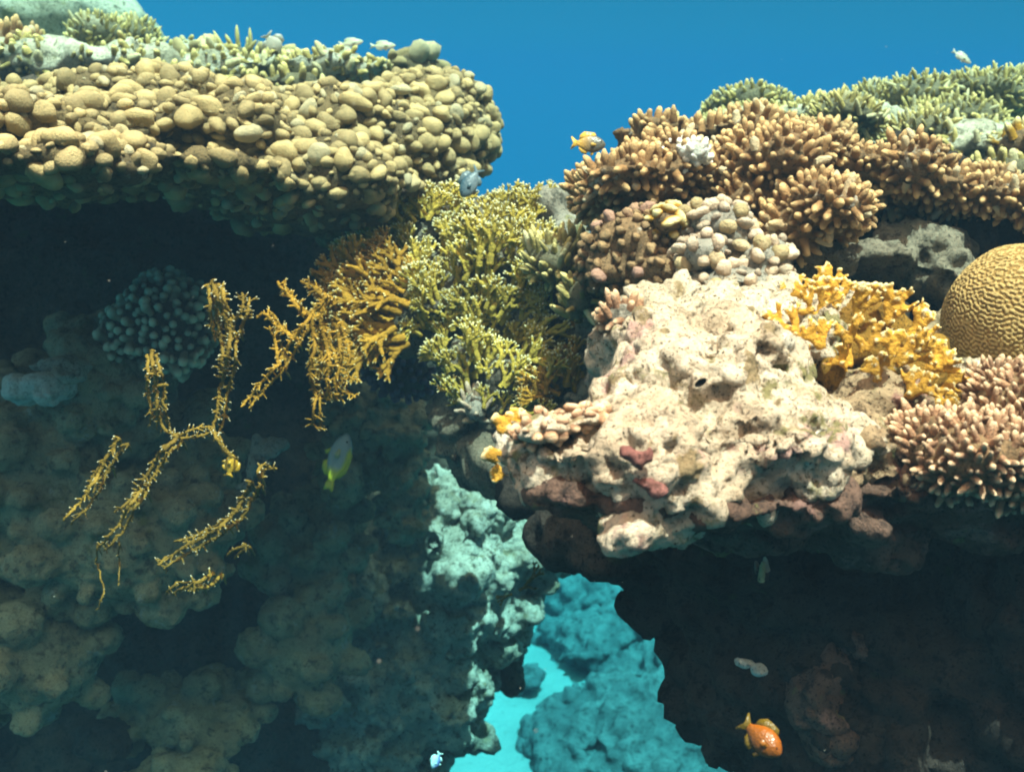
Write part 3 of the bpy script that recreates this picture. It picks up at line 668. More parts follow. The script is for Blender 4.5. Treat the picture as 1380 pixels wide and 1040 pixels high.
strand_thing('tall fire coral ribbon hanging beside the round knob coral', [([(285, 378), (300, 420), (312, 450), (305, 490), (295, 530), (292, 560), (285, 585)], 2.24, 12, 2.6), ([(290, 385), (292, 430), (300, 470), (296, 510)], 2.27, 11, 2.6), ([(280, 385), (284, 420), (290, 460)], 2.27, 10, 2.4), ([(312, 440), (330, 410), (325, 395)], 2.25, 14, 2.4), ([(285, 575), (300, 605), (312, 618)], 2.22, 8, 2.2)], 'net', 131)
strand_thing('forked fire coral net hanging over the large massive coral', [([(203, 472), (210, 510), (212, 555), (222, 580), (240, 588), (270, 575), (285, 575)], 2.18, 10, 2.2), ([(200, 480), (198, 520), (204, 560), (200, 575)], 2.2, 8, 2.0), ([(240, 588), (215, 610), (198, 640), (180, 670), (155, 690)], 2.16, 11, 2.4), ([(190, 660), (172, 685), (158, 710), (132, 738)], 2.16, 9, 2.2), ([(205, 520), (228, 518)], 2.19, 7, 1.8)], 'net', 132)
strand_thing('separate slanting fire coral spray at the far left of the massive coral', [([(160, 592), (145, 615), (132, 640), (118, 665), (85, 702)], 2.14, 10, 2.3), ([(140, 625), (125, 640), (118, 660)], 2.15, 8, 2.0)], 'net', 133)
strand_thing('long fire coral branch drooping to the lower left in the dim middle', [([(340, 650), (318, 690), (290, 715), (250, 735), (212, 762)], 2.22, 12, 2.6), ([(300, 705), (265, 722), (235, 730)], 2.24, 10, 2.2), ([(345, 640), (352, 625), (365, 630)], 2.26, 10, 2.2), ([(330, 735), (315, 740), (305, 748)], 2.24, 9, 2.0)], 'net', 134)
strand_thing('short ragged fire coral piece lowest of the hanging nets', [([(290, 772), (270, 782), (245, 795)], 2.26, 13, 2.4), ([(262, 785), (238, 785), (222, 800)], 2.26, 9, 2.0)], 'net', 135)
strand_thing('fine fire coral network between the tall ribbon and the orange fan', [([(440, 400), (415, 430), (395, 455), (375, 490), (350, 520), (325, 548)], 2.3, 12, 2.2), ([(395, 455), (375, 440), (355, 420), (345, 430)], 2.32, 14, 2.2), ([(375, 490), (372, 460), (362, 440)], 2.3, 12, 2.0), ([(410, 425), (390, 400), (372, 380)], 2.34, 16, 2.4), ([(440, 405), (420, 385), (405, 380)], 2.34, 14, 2.4), ([(420, 430), (425, 470), (418, 500), (425, 540), (420, 575)], 2.3, 14, 2.4), ([(435, 440), (445, 490), (440, 540), (455, 530)], 2.32, 16, 2.6), ([(450, 430), (460, 470), (455, 520), (468, 530)], 2.36, 16, 2.6)], 'fired', 136)
strand_thing('thin drooping thread of fire coral below the forked net', [([(132, 735), (130, 760), (142, 795), (130, 822)], 2.2, 3, 1.2), ([(160, 730), (162, 760), (160, 790)], 2.2, 3, 1.0)], 'net', 137)
DZ = 0.2
rock_thing('soft_coral', 'grey whitish soft coral sprig in the shade right of the hanging nets', 'coral', [E(338, 640, 2.4, 6, 32, .02), E(350, 625, 2.4, 16, 4, .02), E(328, 655, 2.4, 12, 6, .02), E(345, 600, 2.42, 8, 18, .02), E(360, 612, 2.42, 14, 5, .02), E(372, 600, 2.44, 20, 10, .03)], .005, [(.006, 30, 3, 138)], 'mid')

DZ = 0.0
# ================================================================ RIGHT: dead rock with its sunlit face
rock_thing('dead_coral_rock', 'big sunlit cream dead coral rock full of holes on the right', 'rock',
           [E(950, 520, 1.50, 128, 105, .26), E(1010, 590, 1.38, 135, 92, .22), E(870, 610, 1.30, 120, 68, .17), E(770, 610, 1.29, 78, 44, .12), E(725, 600, 1.30, 45, 34, .09), E(760, 640, 1.30, 70, 34, .11), E(900, 650, 1.30, 110, 44, .15), E(1080, 585, 1.44, 75, 70, .18), E(1230, 570, 1.68, 140, 60, .2), E(940, 440, 1.6, 100, 42, .18), E(850, 480, 1.55, 48, 60, .12), E(1050, 460, 1.65, 110, 70, .22), E(1300, 560, 1.62, 120, 60, .25)], .0042,
           [(.030, 6, 4, 141), (.016, 17, 4, 142), ('pit', .035, 9, .40, .40, 143), ('pit', .020, 22, .42, .45, 144), ('lump', .010, 30, 5), ('pit', .010, 55, .45, .4, 145), (.0055, 55, 4, 146)], 'dead', sm=4)
rock_thing('reef_rock', 'purple brown crusted rock belly, darkened as shade, under the cream dead coral rock', 'rock',
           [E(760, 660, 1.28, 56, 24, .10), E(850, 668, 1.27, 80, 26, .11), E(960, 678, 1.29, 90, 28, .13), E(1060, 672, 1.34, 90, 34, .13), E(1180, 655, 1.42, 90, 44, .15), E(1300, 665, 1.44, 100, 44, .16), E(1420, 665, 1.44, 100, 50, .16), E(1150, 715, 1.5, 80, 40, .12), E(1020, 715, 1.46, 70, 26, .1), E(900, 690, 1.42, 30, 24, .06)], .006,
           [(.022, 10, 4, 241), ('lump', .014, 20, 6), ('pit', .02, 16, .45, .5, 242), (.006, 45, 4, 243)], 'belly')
rock_thing('reef_rock', 'brown turf covered rubble between the cream dead coral rock and the pink finger carpet', 'rock',
           [E(1150, 590, 1.42, 62, 52, .13), E(1110, 640, 1.38, 60, 40, .12), E(1190, 640, 1.40, 60, 40, .12), E(1180, 540, 1.5, 60, 40, .12)], .005,
           [(.020, 10, 4, 261), ('lump', .014, 20, 16), ('pit', .02, 18, .45, .5, 262), (.007, 45, 4, 263)], 'turf')
rock_thing('dead_coral_rock', 'pale pinkish rock nose hanging from the underside of the dead coral rock', 'rock', [E(848, 718, 1.17, 36, 26, .05), E(866, 690, 1.19, 20, 34, .04), E(885, 712, 1.21, 24, 24, .05), E(825, 728, 1.16, 18, 18, .03)], .0035,
           [(.010, 16, 4, 147), ('pit', .008, 40, .45, .4, 148), (.003, 80, 3, 149)], 'dead')
rock_thing('sponge', 'rose red encrusting sponge with short arms on the front of the dead coral rock', 'sponge', [E(853, 612, 1.11, 20, 9, .018), E(845, 604, 1.11, 10, 7, .014), E(862, 625, 1.11, 11, 13, .018), E(874, 612, 1.11, 8, 13, .014), E(868, 650, 1.13, 20, 8, .016), E(884, 661, 1.13, 14, 6, .014)], .003, [(.004, 40, 3, 150), (.0015, 120, 2, 151)], 'rose')
for (x, y, d, r, a, lab, sd) in ((897, 420, 1.42, 9, .5, 'round dark bored hole rim at the top of the dead coral rock', 1), (944, 516, 1.225, 10, .6, 'small oval shell rim stuck in the middle of the dead coral rock', 2)):
    T = []; k = 20; V = []; s = KPX * d
    for i in range(k):
        t = 2 * math.pi * i / k
        for j in range(8):
            q = 2 * math.pi * j / 8; rr = r + 1.6 * math.cos(q)
            V.append(P(x + rr * math.cos(t) * (1 if sd == 1 else .95), y - rr * math.sin(t) * (1 if sd == 1 else .62) - (0.4 * rr * math.cos(t) if sd == 2 else 0), d - s * 1.6 * math.sin(q)))
    F = [[i * 8 + j, i * 8 + (j + 1) % 8, ((i + 1) % k) * 8 + (j + 1) % 8, ((i + 1) % k) * 8 + j] for i in range(k) for j in range(8)]
    o = mk('bored_shell', V, np.array(F), M['dead'], origin=P(x, y, d)); tag(o, lab, 'shell')
    cup = [P(x, y, d + s * 10)] + [P(x + r * math.cos(2 * math.pi * i / k), y - r * (1 if sd == 1 else .62) * math.sin(2 * math.pi * i / k) - (0.4 * r * math.cos(2 * math.pi * i / k) if sd == 2 else 0), d - .2 * s) for i in range(k)]
    mk('cavity', cup, np.array([[0, 1 + i, 1 + (i + 1) % k] for i in range(k)]), plain_mat('bored_hole', (.02, .018, .015), .9, .1), o)

# edge fire coral at the tip of the dead rock
fan_thing('fire_coral', 'stubby golden fire coral on the left tip of the dead coral rock', 'coral', [(685, 600, 1.27, 48, -12, 20), (682, 620, 1.27, 34, -70, 10), (690, 575, 1.28, 30, 15, -10), (680, 630, 1.28, 24, -130, 0)], 'gold', seed=152, levels=3, r0=.0065, flat=1.8, blend=.0024)
colony('encrusting_coral', 'cream knobbly crust along the top of the left arm of the dead coral rock', 'coral', [E(740, 575, 1.24, 45, 14, .05), E(785, 565, 1.26, 34, 16, .06), E(715, 585, 1.23, 26, 12, .04)], .005, [(.006, 30, 3, 153)], 'dead', 'pink',
       dict(kind='knob', spacing=.012, r=.0068, size=(.6, 1.3), up=.3, sub=2), seed=15)

# ---------------------------------------------------------------- orange finger corals on the upper right
acl = [(.022, 8, 3, 161), ('lump', .015, 14, 6)]
def acro(label, ells, seed, spacing=.0148, L=.0215, r=.0068, mat='acro', base='acrob', vox=.010, **kw):
    kw.setdefault('up', .30); kw.setdefault('size', (.7, 1.25)); kw.setdefault('sides', 8)
    return colony('finger_coral', label, 'coral', ells, vox, acl, base, mat, dict(kind='finger', spacing=spacing, L=L, r=r, bump=.22, **kw), None, seed)
acro('orange finger coral at the left shoulder of the right reef, beside the blue gap', [E(855, 252, 2.0, 72, 36, .2), E(812, 250, 1.95, 30, 28, .12), E(905, 240, 2.05, 60, 36, .2)], 162)
acro('broad tan finger coral bank in the middle of the right reef top', [E(1010, 240, 2.05, 85, 52, .25), E(1080, 230, 2.1, 60, 50, .2), E(1000, 280, 1.97, 60, 34, .14), E(1050, 275, 1.95, 50, 34, .12), E(1140, 235, 2.08, 50, 34, .16)], 163, .0145, .020, .0068)
acro('orange finger coral tilting right over the dark recess', [E(1100, 290, 1.85, 58, 36, .14), E(1140, 280, 1.88, 30, 30, .1), E(1060, 315, 1.85, 40, 26, .1)], 164, .0142, .022, .0067, up=.2)
acro('brownish finger coral along the skyline of the right reef', [E(980, 197, 2.45, 115, 16, .22), E(890, 187, 2.4, 34, 16, .14), E(1080, 200, 2.45, 60, 16, .15)], 165, .016, .025, .0076, up=.5)
acro('orange finger coral hill above the dark recess on the right', [E(1200, 235, 2.05, 52, 34, .16), E(1250, 260, 2.05, 45, 24, .14)], 166, .0148, .0215, .0069)
acro('long yellow finger coral strip running to the right edge above the brain coral', [E(1310, 275, 2.05, 70, 26, .16), E(1390, 285, 2.0, 50, 30, .14), E(1330, 255, 2.15, 45, 22, .1)], 167, .0135, .019, .0062)
bush('few bleached white fingers on the crest of the orange finger coral', [E(930, 208, 1.90, 18, 8, .04)], 168, .0145, .015, .0062, 'bleach', 'white', name='bleached_coral', vox=.006)
bush('thin twiggy coral sprig standing on the skyline of the right reef', [E(910, 168, 2.5, 10, 8, .03)], 169, .03, .055, .007, 'stag', 'stagb', vox=.006)
massive('lone orange toadstool shaped coral knob at the left skyline of the right reef', [E(838, 180, 2.15, 12, 7, .025), E(846, 179, 2.15, 8, 6, .02), E(840, 195, 2.16, 5, 14, .015), E(842, 208, 2.18, 14, 8, .03)], 170, .004, .004, .003, 'acrob', 30, name='knob_coral')
colony('wart_coral', 'dark brown wart coral hanging below the orange finger coral', 'coral', [E(845, 335, 1.88, 58, 44, .14), E(880, 320, 1.85, 46, 36, .1), E(820, 370, 1.85, 40, 26, .1), E(890, 370, 1.8, 40, 24, .1)], .010, [(.015, 12, 3, 171)], 'acrob', 'poci',
       dict(kind='knob', spacing=.0175, r=.0095, size=(.6, 1.2), up=.1, sub=2, stretch=(.7, 1.2), flatten=(.7, 1.1), warp=.16, push=.5), seed=17)
colony('wart_coral', 'mustard tinted wart coral lump at the foot of the orange finger coral', 'coral', [E(900, 300, 1.78, 28, 22, .07)], .008, [(.01, 14, 3, 172)], 'acrob', 'fired',
       dict(kind='knob', spacing=.016, r=.010, size=(.6, 1.2), up=.15, sub=2, warp=.12, push=.4), seed=18)
colony('wart_coral', 'pale pinkish wart coral lumps above the dead coral rock', 'coral', [E(960, 310, 1.78, 42, 28, .1), E(985, 325, 1.75, 26, 20, .07), E(945, 345, 1.72, 36, 18, .08)], .008, [(.012, 14, 3, 173)], 'mid', 'palek',
       dict(kind='knob', spacing=.0185, r=.0115, size=(.55, 1.35), up=.2, sub=2, warp=.10, push=.35, stretch=(.85, 1.3)), seed=19)
colony('wart_coral', 'buff wart coral row just behind the golden fire coral', 'coral', [E(1020, 355, 1.75, 42, 24, .1), E(990, 385, 1.68, 50, 18, .08)], .008, [(.014, 14, 3, 174)], 'mid', 'palek',
       dict(kind='knob', spacing=.02, r=.012, size=(.5, 1.3), up=.3, sub=2, warp=.12, push=.3, stretch=(.85, 1.3)), seed=20)
colony('finger_coral', 'small pale pink finger coral perched at the left of the dead coral rock', 'coral', [E(838, 428, 1.52, 30, 20, .04)], .005, [(.004, 20, 3, 175)], 'mid', 'pink',
       dict(kind='finger', spacing=.0125, L=.020, r=.0058, size=(.8, 1.2), up=.25, sides=8), seed=21)
rock_thing('reef_rock', 'rough grey rock block showing between the finger corals and the middle thicket', 'rock', [E(748, 285, 2.35, 32, 28, .1), E(765, 320, 2.3, 26, 30, .1)], .008, [(.02, 12, 4, 176), ('pit', .015, 16, .5, .5, 177), (.005, 50, 3, 178)], 'mid')
rock_thing('reef_rock', 'shadowy rock neck joining the middle rock to the dead coral rock', 'rock', [E(805, 450, 2.2, 55, 90, .12), E(790, 575, 2.15, 60, 60, .12)], .01, [(.03, 9, 4, 251), ('lump', .02, 14, 3), (.006, 45, 3, 252)], 'reef')
rock_thing('reef_rock', 'purplish rock stub below the small pale pink finger coral', 'rock', [E(820, 500, 1.62, 28, 48, .07), E(835, 455, 1.58, 26, 20, .06)], .006, [(.012, 18, 4, 179), (.004, 60, 3, 180)], 'mid')

rock_thing('reef_rock', 'grey purple rock showing in the recess between the orange finger coral and the brain coral', 'rock', [E(1170, 350, 1.98, 60, 30, .12), E(1110, 355, 1.88, 50, 26, .10), E(1230, 340, 2.05, 60, 36, .12), E(1265, 375, 1.98, 40, 30, .1)], .007,
           [(.025, 10, 4, 281), ('lump', .015, 18, 6), ('pit', .02, 16, .45, .5, 282), (.007, 45, 3, 283)], 'reef')
# ---------------------------------------------------------------- upper right ridge
colony('coral_slope', 'pale weathered rock slope with dark hollows and coral tufts at the far right', 'reef slope',
       [E(1320, 230, 2.75, 110, 32, .3), E(1250, 212, 2.85, 90, 28, .3), E(1400, 195, 2.9, 90, 48, .3), E(1180, 200, 3.1, 120, 36, .3), E(1040, 188, 3.2, 120, 26, .3)], .013,
       [(.03, 7, 4, 181), ('pit', .05, 6, .5, .6, 182), (.012, 26, 3, 183)], 'pale', 'stag', dict(kind='finger', spacing=.0175, L=.02, r=.0055, size=(.5, 1.5), up=.5, jit=.4, bump=.2), seed=36,
       keep=lambda p, n: (fbm(p * 6, 2, 92) > .05) | (proj(p)[0] < 1180))
bush('grey green rounded coral head at the left end of the far ridge', [E(1010, 150, 3.3, 54, 20, .2), E(975, 155, 3.3, 28, 16, .12)], 184, .018, .02, .0065)
bush('small grey green coral mound in the dip of the far ridge', [E(1095, 160, 3.4, 34, 16, .15)], 185, .018, .02, .0065)
bush('wide green staghorn coral slope under the skyline on the right', [E(1200, 155, 3.3, 80, 34, .3), E(1290, 148, 3.3, 80, 30, .3), E(1260, 180, 3.1, 80, 28, .25)], 186, .0165, .026, .0052, jit=.35)
bush('staghorn coral in the top right corner against the blue water', [E(1370, 140, 3.5, 52, 26, .25), E(1330, 136, 3.55, 40, 20, .2)], 187, .017, .03, .0055, jit=.35)
bush('pale staghorn tuft rising above the far ridge near the right corner', [E(1298, 116, 3.45, 18, 7, .06)], 188, .018, .034, .0056, jit=.3)
bush('yellowish staghorn patch behind the orange finger corals', [E(1130, 170, 2.8, 48, 22, .18)], 189, .016, .027, .0052, jit=.3)
bush('olive staghorn clump beside the pale weathered slope', [E(1230, 185, 2.7, 40, 20, .14)], 190, .016, .026, .0052, jit=.3)
bush('dull brown coral thicket around a dark hollow at the right edge', [E(1360, 205, 2.5, 34, 20, .12)], 191, .026, .035, .0085, 'fired', 'acrob', jit=.3)
bush('tan finger fringe along the lower edge of the pale weathered slope', [E(1340, 240, 2.4, 50, 12, .12)], 192, .024, .03, .009)

# ---------------------------------------------------------------- golden fire coral, brain coral, pink finger coral
gf = [(1085, 455, 1.44, 66, -35, 25), (1065, 440, 1.46, 58, -55, -15), (1105, 440, 1.46, 72, -15, 10), (1120, 430, 1.48, 70, 5, -20), (1060, 470, 1.42, 48, -75, 0), (1150, 440, 1.46, 72, 10, 15), (1185, 445, 1.46, 74, 25, -10), (1215, 460, 1.45, 72, 40, 20), (1160, 480, 1.40, 66, 10, -25), (1200, 500, 1.40, 70, 35, 10),
      (1235, 500, 1.42, 66, 60, -15), (1255, 520, 1.42, 60, 75, 10), (1180, 520, 1.38, 60, 0, 20), (1215, 535, 1.38, 62, 40, -20), (1110, 475, 1.40, 60, -25, -10), (1240, 545, 1.40, 50, 70, 20), (1140, 470, 1.38, 58, 5, 30), (1090, 420, 1.55, 60, 0, 0), (1120, 395, 1.6, 50, -10, 0), (1205, 480, 1.36, 50, -10, 0), (1230, 480, 1.38, 52, 15, 30), (1145, 500, 1.40, 56, -15, 10), (1170, 545, 1.39, 40, 20, -10), (1260, 550, 1.42, 44, 50, 10), (1095, 490, 1.42, 44, -50, 20), (1280, 520, 1.46, 46, 80, 0), (1130, 420, 1.54, 60, 15, 10), (1165, 425, 1.55, 60, 0, -10), (1075, 400, 1.6, 46, -20, 10)]
fan_thing('fire_coral', 'large golden fire coral with blunt cream tipped blades in the sun', 'coral', [(a, b + 8, c + .02, e, f, h) for a, b, c, e, f, h in gf], 'gold', seed=201, levels=5, r0=.0050, spread=.60, flat=1.7, blend=.0020)
rock_thing('coral_stalk', 'dark stalk and shaded inner wall that carries the golden fire coral', 'coral', [E(1115, 500, 1.47, 20, 36, .04), E(1110, 470, 1.5, 36, 30, .05), E(1200, 525, 1.5, 50, 36, .06), E(1160, 460, 1.54, 70, 44, .06), E(1225, 500, 1.53, 50, 50, .06)], .006, [(.014, 14, 3, 202), (.005, 40, 3, 203)], 'goldb')
# brain coral: winding ridges from many level waves of one length
u_, v_ = np.meshgrid(np.linspace(0, 2 * math.pi, 1001)[:-1], np.linspace(0.02, 2.3, 400))
S = np.stack([np.sin(v_) * np.cos(u_), np.sin(v_) * np.sin(u_), np.cos(v_)], -1).reshape(-1, 3)
gb = np.random.default_rng(9); kk = gb.normal(size=(46, 3)) * np.array([.8, .8, 1.7]); kk = kk / np.linalg.norm(kk, axis=1, keepdims=True) * 122
wv = sum(np.cos(S @ q + ph + 0.5 * np.sin(S @ q[[1, 2, 0]] * .1)) for q, ph in zip(kk, gb.uniform(0, 6.28, 46))) / math.sqrt(23)
hgt = np.tanh(1.6 * wv); rad = 1 + 0.0085 * hgt + 0.03 * fbm(S * 1.8, 2, 5)
bc = P(1378, 432, 1.72); Vb = (S * rad[:, None]) * np.array([.118, .12, .122]) + bc
nr_, nc_ = u_.shape; ii = np.arange(nr_ * nc_).reshape(nr_, nc_); jn = np.roll(ii, -1, 1)
Fb = np.stack([ii[:-1].ravel(), ii[1:].ravel(), jn[1:].ravel(), jn[:-1].ravel()], 1)
M['brain'] = coral_mat('brain_coral', (.30, .18, .06), (.56, .38, .16), None, 0.2, 0.9, 200, 0.12)
o = mk('brain_coral', Vb, [Fb, np.array([[0, 0, 0]])[:0].reshape(0, 3)], M['brain'], attrs={'tip': (hgt + 1) / 2, 'rnd': np.full(len(Vb), .5)}, origin=bc - np.array([0, 0, .08]))
tag(o, 'smooth orange brown brain coral with winding ridges at the right edge', 'coral')
rock_thing('reef_rock', 'dull brown rock bed under the brain coral at the right edge', 'rock', [E(1390, 490, 1.82, 120, 46, .22), E(1300, 470, 1.9, 80, 40, .18), E(1480, 480, 1.9, 90, 70, .25)], .008,
           [(.025, 9, 4, 271), ('lump', .015, 18, 16), ('pit', .02, 16, .45, .5, 272), (.007, 45, 3, 273)], 'turf')
colony('finger_coral', 'pink cream thin finger coral carpet in the lower right sun', 'coral', [E(1290, 610, 1.34, 85, 48, .12), E(1360, 620, 1.34, 60, 58, .12), E(1235, 590, 1.36, 40, 30, .08), E(1350, 540, 1.42, 55, 40, .1), E(1400, 560, 1.4, 40, 60, .1)], .006, [(.010, 14, 3, 211), ('lump', .008, 24, 4)], 'acrob', 'pink',
       dict(kind='finger', spacing=.0098, L=.016, r=.0043, size=(.75, 1.25), up=.25, jit=.28, bump=.2), seed=22)

# ---------------------------------------------------------------- on the dark right wall
bush('small pinkish branching coral alone on the dark right wall', [E(1026, 770, 1.43, 22, 14, .03)], 221, .014, .026, .0042, 'palek', 'dark', vox=.005, jit=.4)
rock_thing('sponge', 'tiny white sponge finger poking out of the dark right wall', 'sponge', [E(1008, 893, 1.5, 14, 6, .02), E(996, 892, 1.49, 7, 6, .015), E(1022, 903, 1.52, 12, 7, .02)], .004, [(.004, 40, 3, 222)], 'white')
massive('rust brown round coral under the ledge in the lower right', [E(1163, 705, 1.36, 30, 30, .06)], 223, .006, .008, .008, 'belly', 24)
massive('dim lumpy sponge mass on the dark right wall above the orange fish', [E(1105, 945, 1.57, 34, 36, .05), E(1120, 990, 1.58, 30, 40, .05), E(1125, 900, 1.60, 22, 24, .05), E(1150, 860, 1.60, 18, 24, .05)], 224, .006, .014, .016, 'belly', 22, 'sponge', 'sponge')

# ---------------------------------------------------------------- seen through the gap
fk = dict(kind='knob', spacing=.048, r=.031, size=(.5, 1.4), up=.45, sub=2, warp=.2, stretch=(.85, 1.25), flatten=(.8, 1), push=.5)
def mound(label, ells, seed, lobes=(.075, .046)):
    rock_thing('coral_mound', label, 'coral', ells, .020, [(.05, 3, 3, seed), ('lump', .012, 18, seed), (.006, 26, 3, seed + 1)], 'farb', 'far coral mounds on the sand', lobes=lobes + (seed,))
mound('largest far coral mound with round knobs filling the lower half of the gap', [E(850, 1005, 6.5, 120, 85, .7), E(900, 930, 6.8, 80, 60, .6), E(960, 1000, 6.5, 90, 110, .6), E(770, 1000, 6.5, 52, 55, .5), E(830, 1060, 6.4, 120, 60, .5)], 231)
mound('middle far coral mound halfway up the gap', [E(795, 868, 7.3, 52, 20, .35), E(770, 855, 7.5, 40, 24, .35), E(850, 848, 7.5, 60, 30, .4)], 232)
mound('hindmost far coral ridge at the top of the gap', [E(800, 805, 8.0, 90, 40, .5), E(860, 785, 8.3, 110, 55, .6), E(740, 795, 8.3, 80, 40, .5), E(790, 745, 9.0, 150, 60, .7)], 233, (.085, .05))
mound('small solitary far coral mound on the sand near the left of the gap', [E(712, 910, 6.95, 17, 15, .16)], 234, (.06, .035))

# ================================================================ FISH
def fish(px, py, d, lpx, head, updir, back, belly, fin, label, depth_ratio=.42, width=.36, mode=None, fork=.5, away=0.0, dorsal=1.0, tail_h=1.0):
    """head, updir: image directions (x right, y up); away: how far the nose turns from the viewer"""
    Lm = lpx * KPX * d / max(.35, math.sqrt(max(0.0, 1 - away * away)))
    f = RT * head[0] + UP * head[1]; f = f / np.linalg.norm(f) * math.sqrt(1 - away * away) + FW * away
    u = RT * updir[0] + UP * updir[1]; u = u - f * (u @ f); u /= np.linalg.norm(u); s = np.cross(f, u)
    c = P(px, py, d); H = Lm * depth_ratio / 2; Wd = H * width * 1.15
    ts = np.array([0, .03, .09, .18, .30, .44, .58, .70, .79, .85]); hh = np.array([.10, .30, .55, .80, .97, 1.0, .86, .60, .36, .27]); ww = np.array([.15, .45, .75, .95, 1.0, .92, .72, .46, .25, .15])
    k = 14; V, C = [], []
    for t, h, w in zip(ts, hh, ww):
        for j in range(k):
            a = 2 * math.pi * j / k; V.append(c + f * Lm * (.5 - t) + u * H * h * math.sin(a) + s * Wd * w * math.cos(a)); q = (math.sin(a) + 1) / 2
            C.append(np.array(belly) * (1 - q) + np.array(back) * q if mode is None else mode(t, q))
    V.append(c + f * Lm * .5); C.append(np.array(back) * .5 + np.array(belly) * .5)
    m = len(ts); F4 = [[i * k + j, i * k + (j + 1) % k, (i + 1) * k + (j + 1) % k, (i + 1) * k + j] for i in range(m - 1) for j in range(k)]; F3 = [[j, m * k, (j + 1) % k] for j in range(k)]
    F4.append([(m - 1) * k + j for j in (0, 1, 2, 3)])
    def finpoly(pts, th=.012):
        """outline as (along, up) in body lengths; a thin solid web joined to the body"""
        n0 = len(V); n = len(pts)
        for sg in (-1, 1):
            for (a, b_) in pts: V.append(c + f * Lm * (.5 - a) + u * Lm * b_ + s * sg * Lm * th * .5); C.append(np.array(fin))
        V.append(c + f * Lm * (.5 - np.mean([p[0] for p in pts])) + u * Lm * np.mean([p[1] for p in pts]) + s * Lm * th * .7); C.append(np.array(fin) * .9)
        V.append(c + f * Lm * (.5 - np.mean([p[0] for p in pts])) + u * Lm * np.mean([p[1] for p in pts]) - s * Lm * th * .7); C.append(np.array(fin) * .9)
        for i in range(n):
            j = (i + 1) % n; F3.append([n0 + i, n0 + j, n0 + 2 * n + 1]); F3.append([n0 + n + j, n0 + n + i, n0 + 2 * n]); F4.append([n0 + i, n0 + n + i, n0 + n + j, n0 + j])
    hr = depth_ratio / 2; tw = hr * .78 * tail_h
    finpoly([(.80, hr * .22), (.88, hr * .4), (1.0, tw), (1.02, tw * .85), (1.0 - .10 * fork, 0), (1.02, -tw * .85), (1.0, -tw), (.88, -hr * .4), (.80, -hr * .22)])
    finpoly([(.26, hr * .85), (.33, hr * (1 + .32 * dorsal)), (.48, hr * (1 + .38 * dorsal)), (.64, hr * (.9 + .5 * dorsal)), (.76, hr * (.5 + .5 * dorsal)), (.78, hr * .35), (.6, hr * .7), (.44, hr * .9)])
    finpoly([(.50, -hr * .88), (.56, -hr * 1.25), (.68, -hr * 1.15), (.77, -hr * .75), (.77, -hr * .3), (.62, -hr * .6)])
    finpoly([(.30, -hr * .9), (.38, -hr * 1.4), (.44, -hr * 1.25), (.40, -hr * .9)])
    o = mk('fish', V, [np.array(F4), np.array(F3)], M['fish'], origin=c, attrs={'col': np.array(C)}); tag(o, label, 'fish')
    for sg in (-1, 1):
        ec = c + f * Lm * (.5 - .13) + u * H * .26 + s * sg * Wd * .80
        mk('eye', ICO2[0] * Lm * .019 + ec, ICO2[1], M['eye'], o)
        p0 = c + f * Lm * (.5 - .28) - u * H * .12 + s * sg * Wd * .95
        pv = [p0 + u * H * .1, p0 - f * Lm * .14 + u * H * .22 + s * sg * Wd * .55, p0 - f * Lm * .17 - u * H * .12 + s * sg * Wd * .6, p0 - f * Lm * .10 - u * H * .3 + s * sg * Wd * .35, p0 - u * H * .12]
        mk('pectoral_fin', pv + [x + s * sg * Lm * .006 for x in pv], [np.array([[4, 3, 2, 1, 0], [5, 6, 7, 8, 9]]), np.array([[i, (i + 1) % 5, 5 + (i + 1) % 5, 5 + i] for i in range(5)])], M['fish'], o, {'col': np.tile(np.array(back) * .6 + np.array(fin) * .4, (10, 1))})
    return o
def tone(front, rear, at=.5, w=.15, under=None):
    def f(t, q):
        x = min(1, max(0, (t - at) / w + .5)); c = np.array(front) * (1 - x) + np.array(rear) * x
        return c if under is None else c * q + np.array(under) * (1 - q)
    return f
fish(473, 58, 3.3, 33, (1, .12), (-.12, 1), (.34, .36, .20), (.66, .50, .42), (.42, .40, .28), 'slim olive and pinkish fish over the shelf, left of a matching pair', .30)
fish(516, 62, 3.3, 34, (1, .02), (-.02, 1), (.34, .36, .20), (.66, .50, .42), (.42, .40, .28), 'slim olive and pinkish fish right above the highest hump of the shelf', .30)
fish(367, 59, 3.4, 24, (.5, -.8), (.8, .5), (.50, .40, .32), (.66, .56, .48), (.5, .42, .36), 'pale pinkish fish turned half away over the shelf skyline', .8, away=.6)
fish(1296, 77, 3.2, 30, (.8, -.55), (.55, .8), (.36, .34, .22), (.62, .48, .42), (.42, .38, .3), 'pale slender fish diving over the far right ridge', .30)
fish(793, 194, 1.98, 46, (1, -.06), (.06, 1), (.30, .20, .05), (.26, .19, .08), (.62, .36, .05), 'brown damselfish with orange yellow tail beside the orange finger coral', .50, mode=tone((.10, .09, .07), (.62, .32, .04), .62, .5))
fish(516, 234, 2.45, 34, (.25, -1), (1, .25), (.75, .34, .02), (.80, .42, .05), (.72, .36, .02), 'small orange fish swimming head down before the shelf knobs', .34)
fish(634, 246, 2.25, 46, (-.5, -.85), (-.85, .5), (.025, .07, .10), (.14, .17, .19), (.09, .13, .15), 'blue grey fish nosing down into the fire coral with its forked tail raised', .50, fork=1.8)
fish(620, 181, 2.6, 30, (-1, .03), (.03, 1), (.14, .26, .14), (.22, .34, .22), (.20, .30, .18), 'small green fish in front of the right end of the shelf', .34)
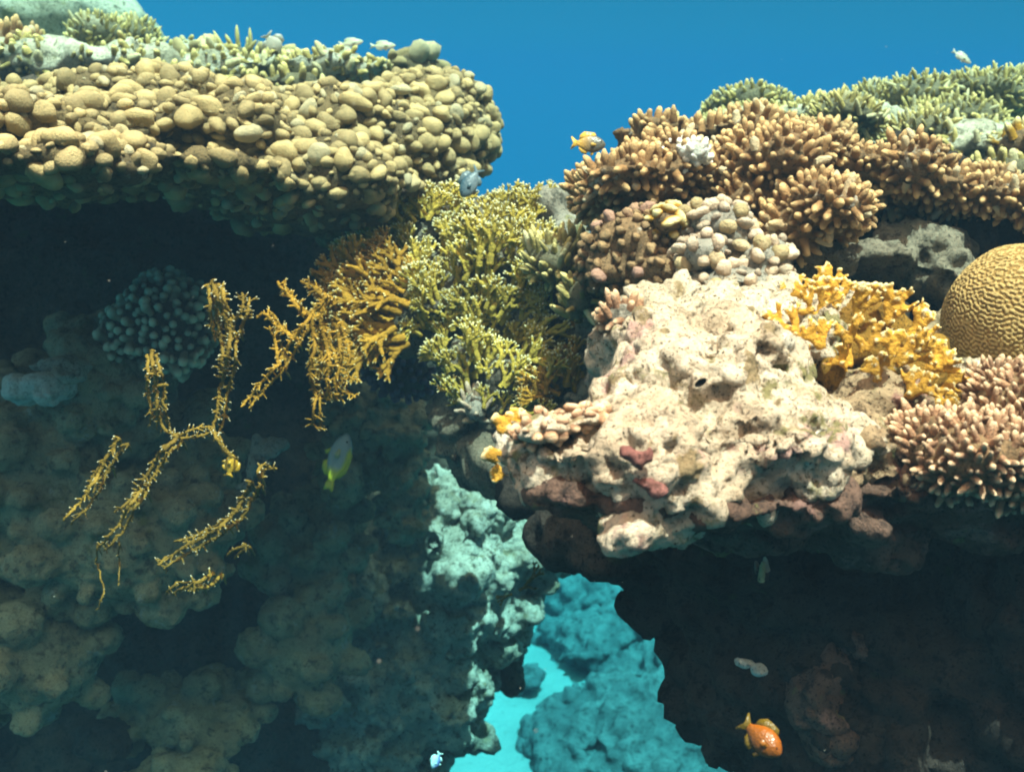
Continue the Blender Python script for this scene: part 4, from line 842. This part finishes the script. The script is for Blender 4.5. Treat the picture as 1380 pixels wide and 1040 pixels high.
fish(455, 622, 2.40, 80, (.35, 1), (1, -.35), (.28, .31, .31), (.3, .33, .33), (.40, .42, .02), 'grey fish with bright yellow tail and stripe hanging nose up in the shade', .38, mode=lambda t, q: np.array((.50, .50, .02)) if (t > .60 or (q > .80 and t > .25)) else np.array((.28, .31, .31)), fork=.2, tail_h=.55, dorsal=.3)
fish(311, 627, 2.12, 30, (.2, .9), (.9, -.2), (.60, .30, .02), (.60, .32, .03), (.55, .28, .02), 'little orange round fish under the tall fire coral ribbon', .62)
fish(1026, 994, 1.22, 58, (.72, -.60), (.60, .72), (.30, .075, .004), (.085, .032, .003), (.12, .07, .004), 'orange fish with dark eyes and yellow fins in the dark lower right', .58, width=.6, away=-.45, dorsal=.9)
fish(588, 1024, 2.4, 24, (-.5, -1), (-1, .5), (.55, .85, .80), (.02, .06, .40), (.5, .8, .8), 'white and blue fish at the bottom edge left of the gap', .50)

# specks drifting in the water
g = np.random.default_rng(301); Vs, Fs = [], []
for i in range(90):
    c = P(g.uniform(-60, 1440), g.uniform(-40, 1080), g.uniform(.7, 2.6)); Vs.append(ICO1[0] * g.uniform(.0003, .0006) * g.uniform(.6, 1.4, 3) + c); Fs.append(ICO1[1] + i * len(ICO1[0]))
tag(mk('drifting_specks', np.concatenate(Vs), np.concatenate(Fs), plain_mat('speck', (.55, .52, .45), .8, .1)), kind='stuff')
# ================================================================ water haze
hz = np.array([[x, y, z] for x in (-32, 32) for y in (-5, 32) for z in (-12, .95)], dtype=float)
hf = np.array([[0, 1, 3, 2], [4, 6, 7, 5], [0, 4, 5, 1], [2, 3, 7, 6], [0, 2, 6, 4], [1, 5, 7, 3]])
m = bpy.data.materials.new('sea_water_haze'); m.use_nodes = True; n = m.node_tree; n.nodes.clear()
out = n.nodes.new('ShaderNodeOutputMaterial'); pv = n.nodes.new('ShaderNodeVolumePrincipled')
pv.inputs['Color'].default_value = (.010, .026, .041, 1); pv.inputs['Density'].default_value = 0.32; pv.inputs['Anisotropy'].default_value = 0.0
pv.inputs['Absorption Color'].default_value = (.022, .788, .924, 1)
n.links.new(pv.outputs[0], out.inputs['Volume'])
tag(mk('haze', hz, hf, m, smooth=False), kind='stuff')
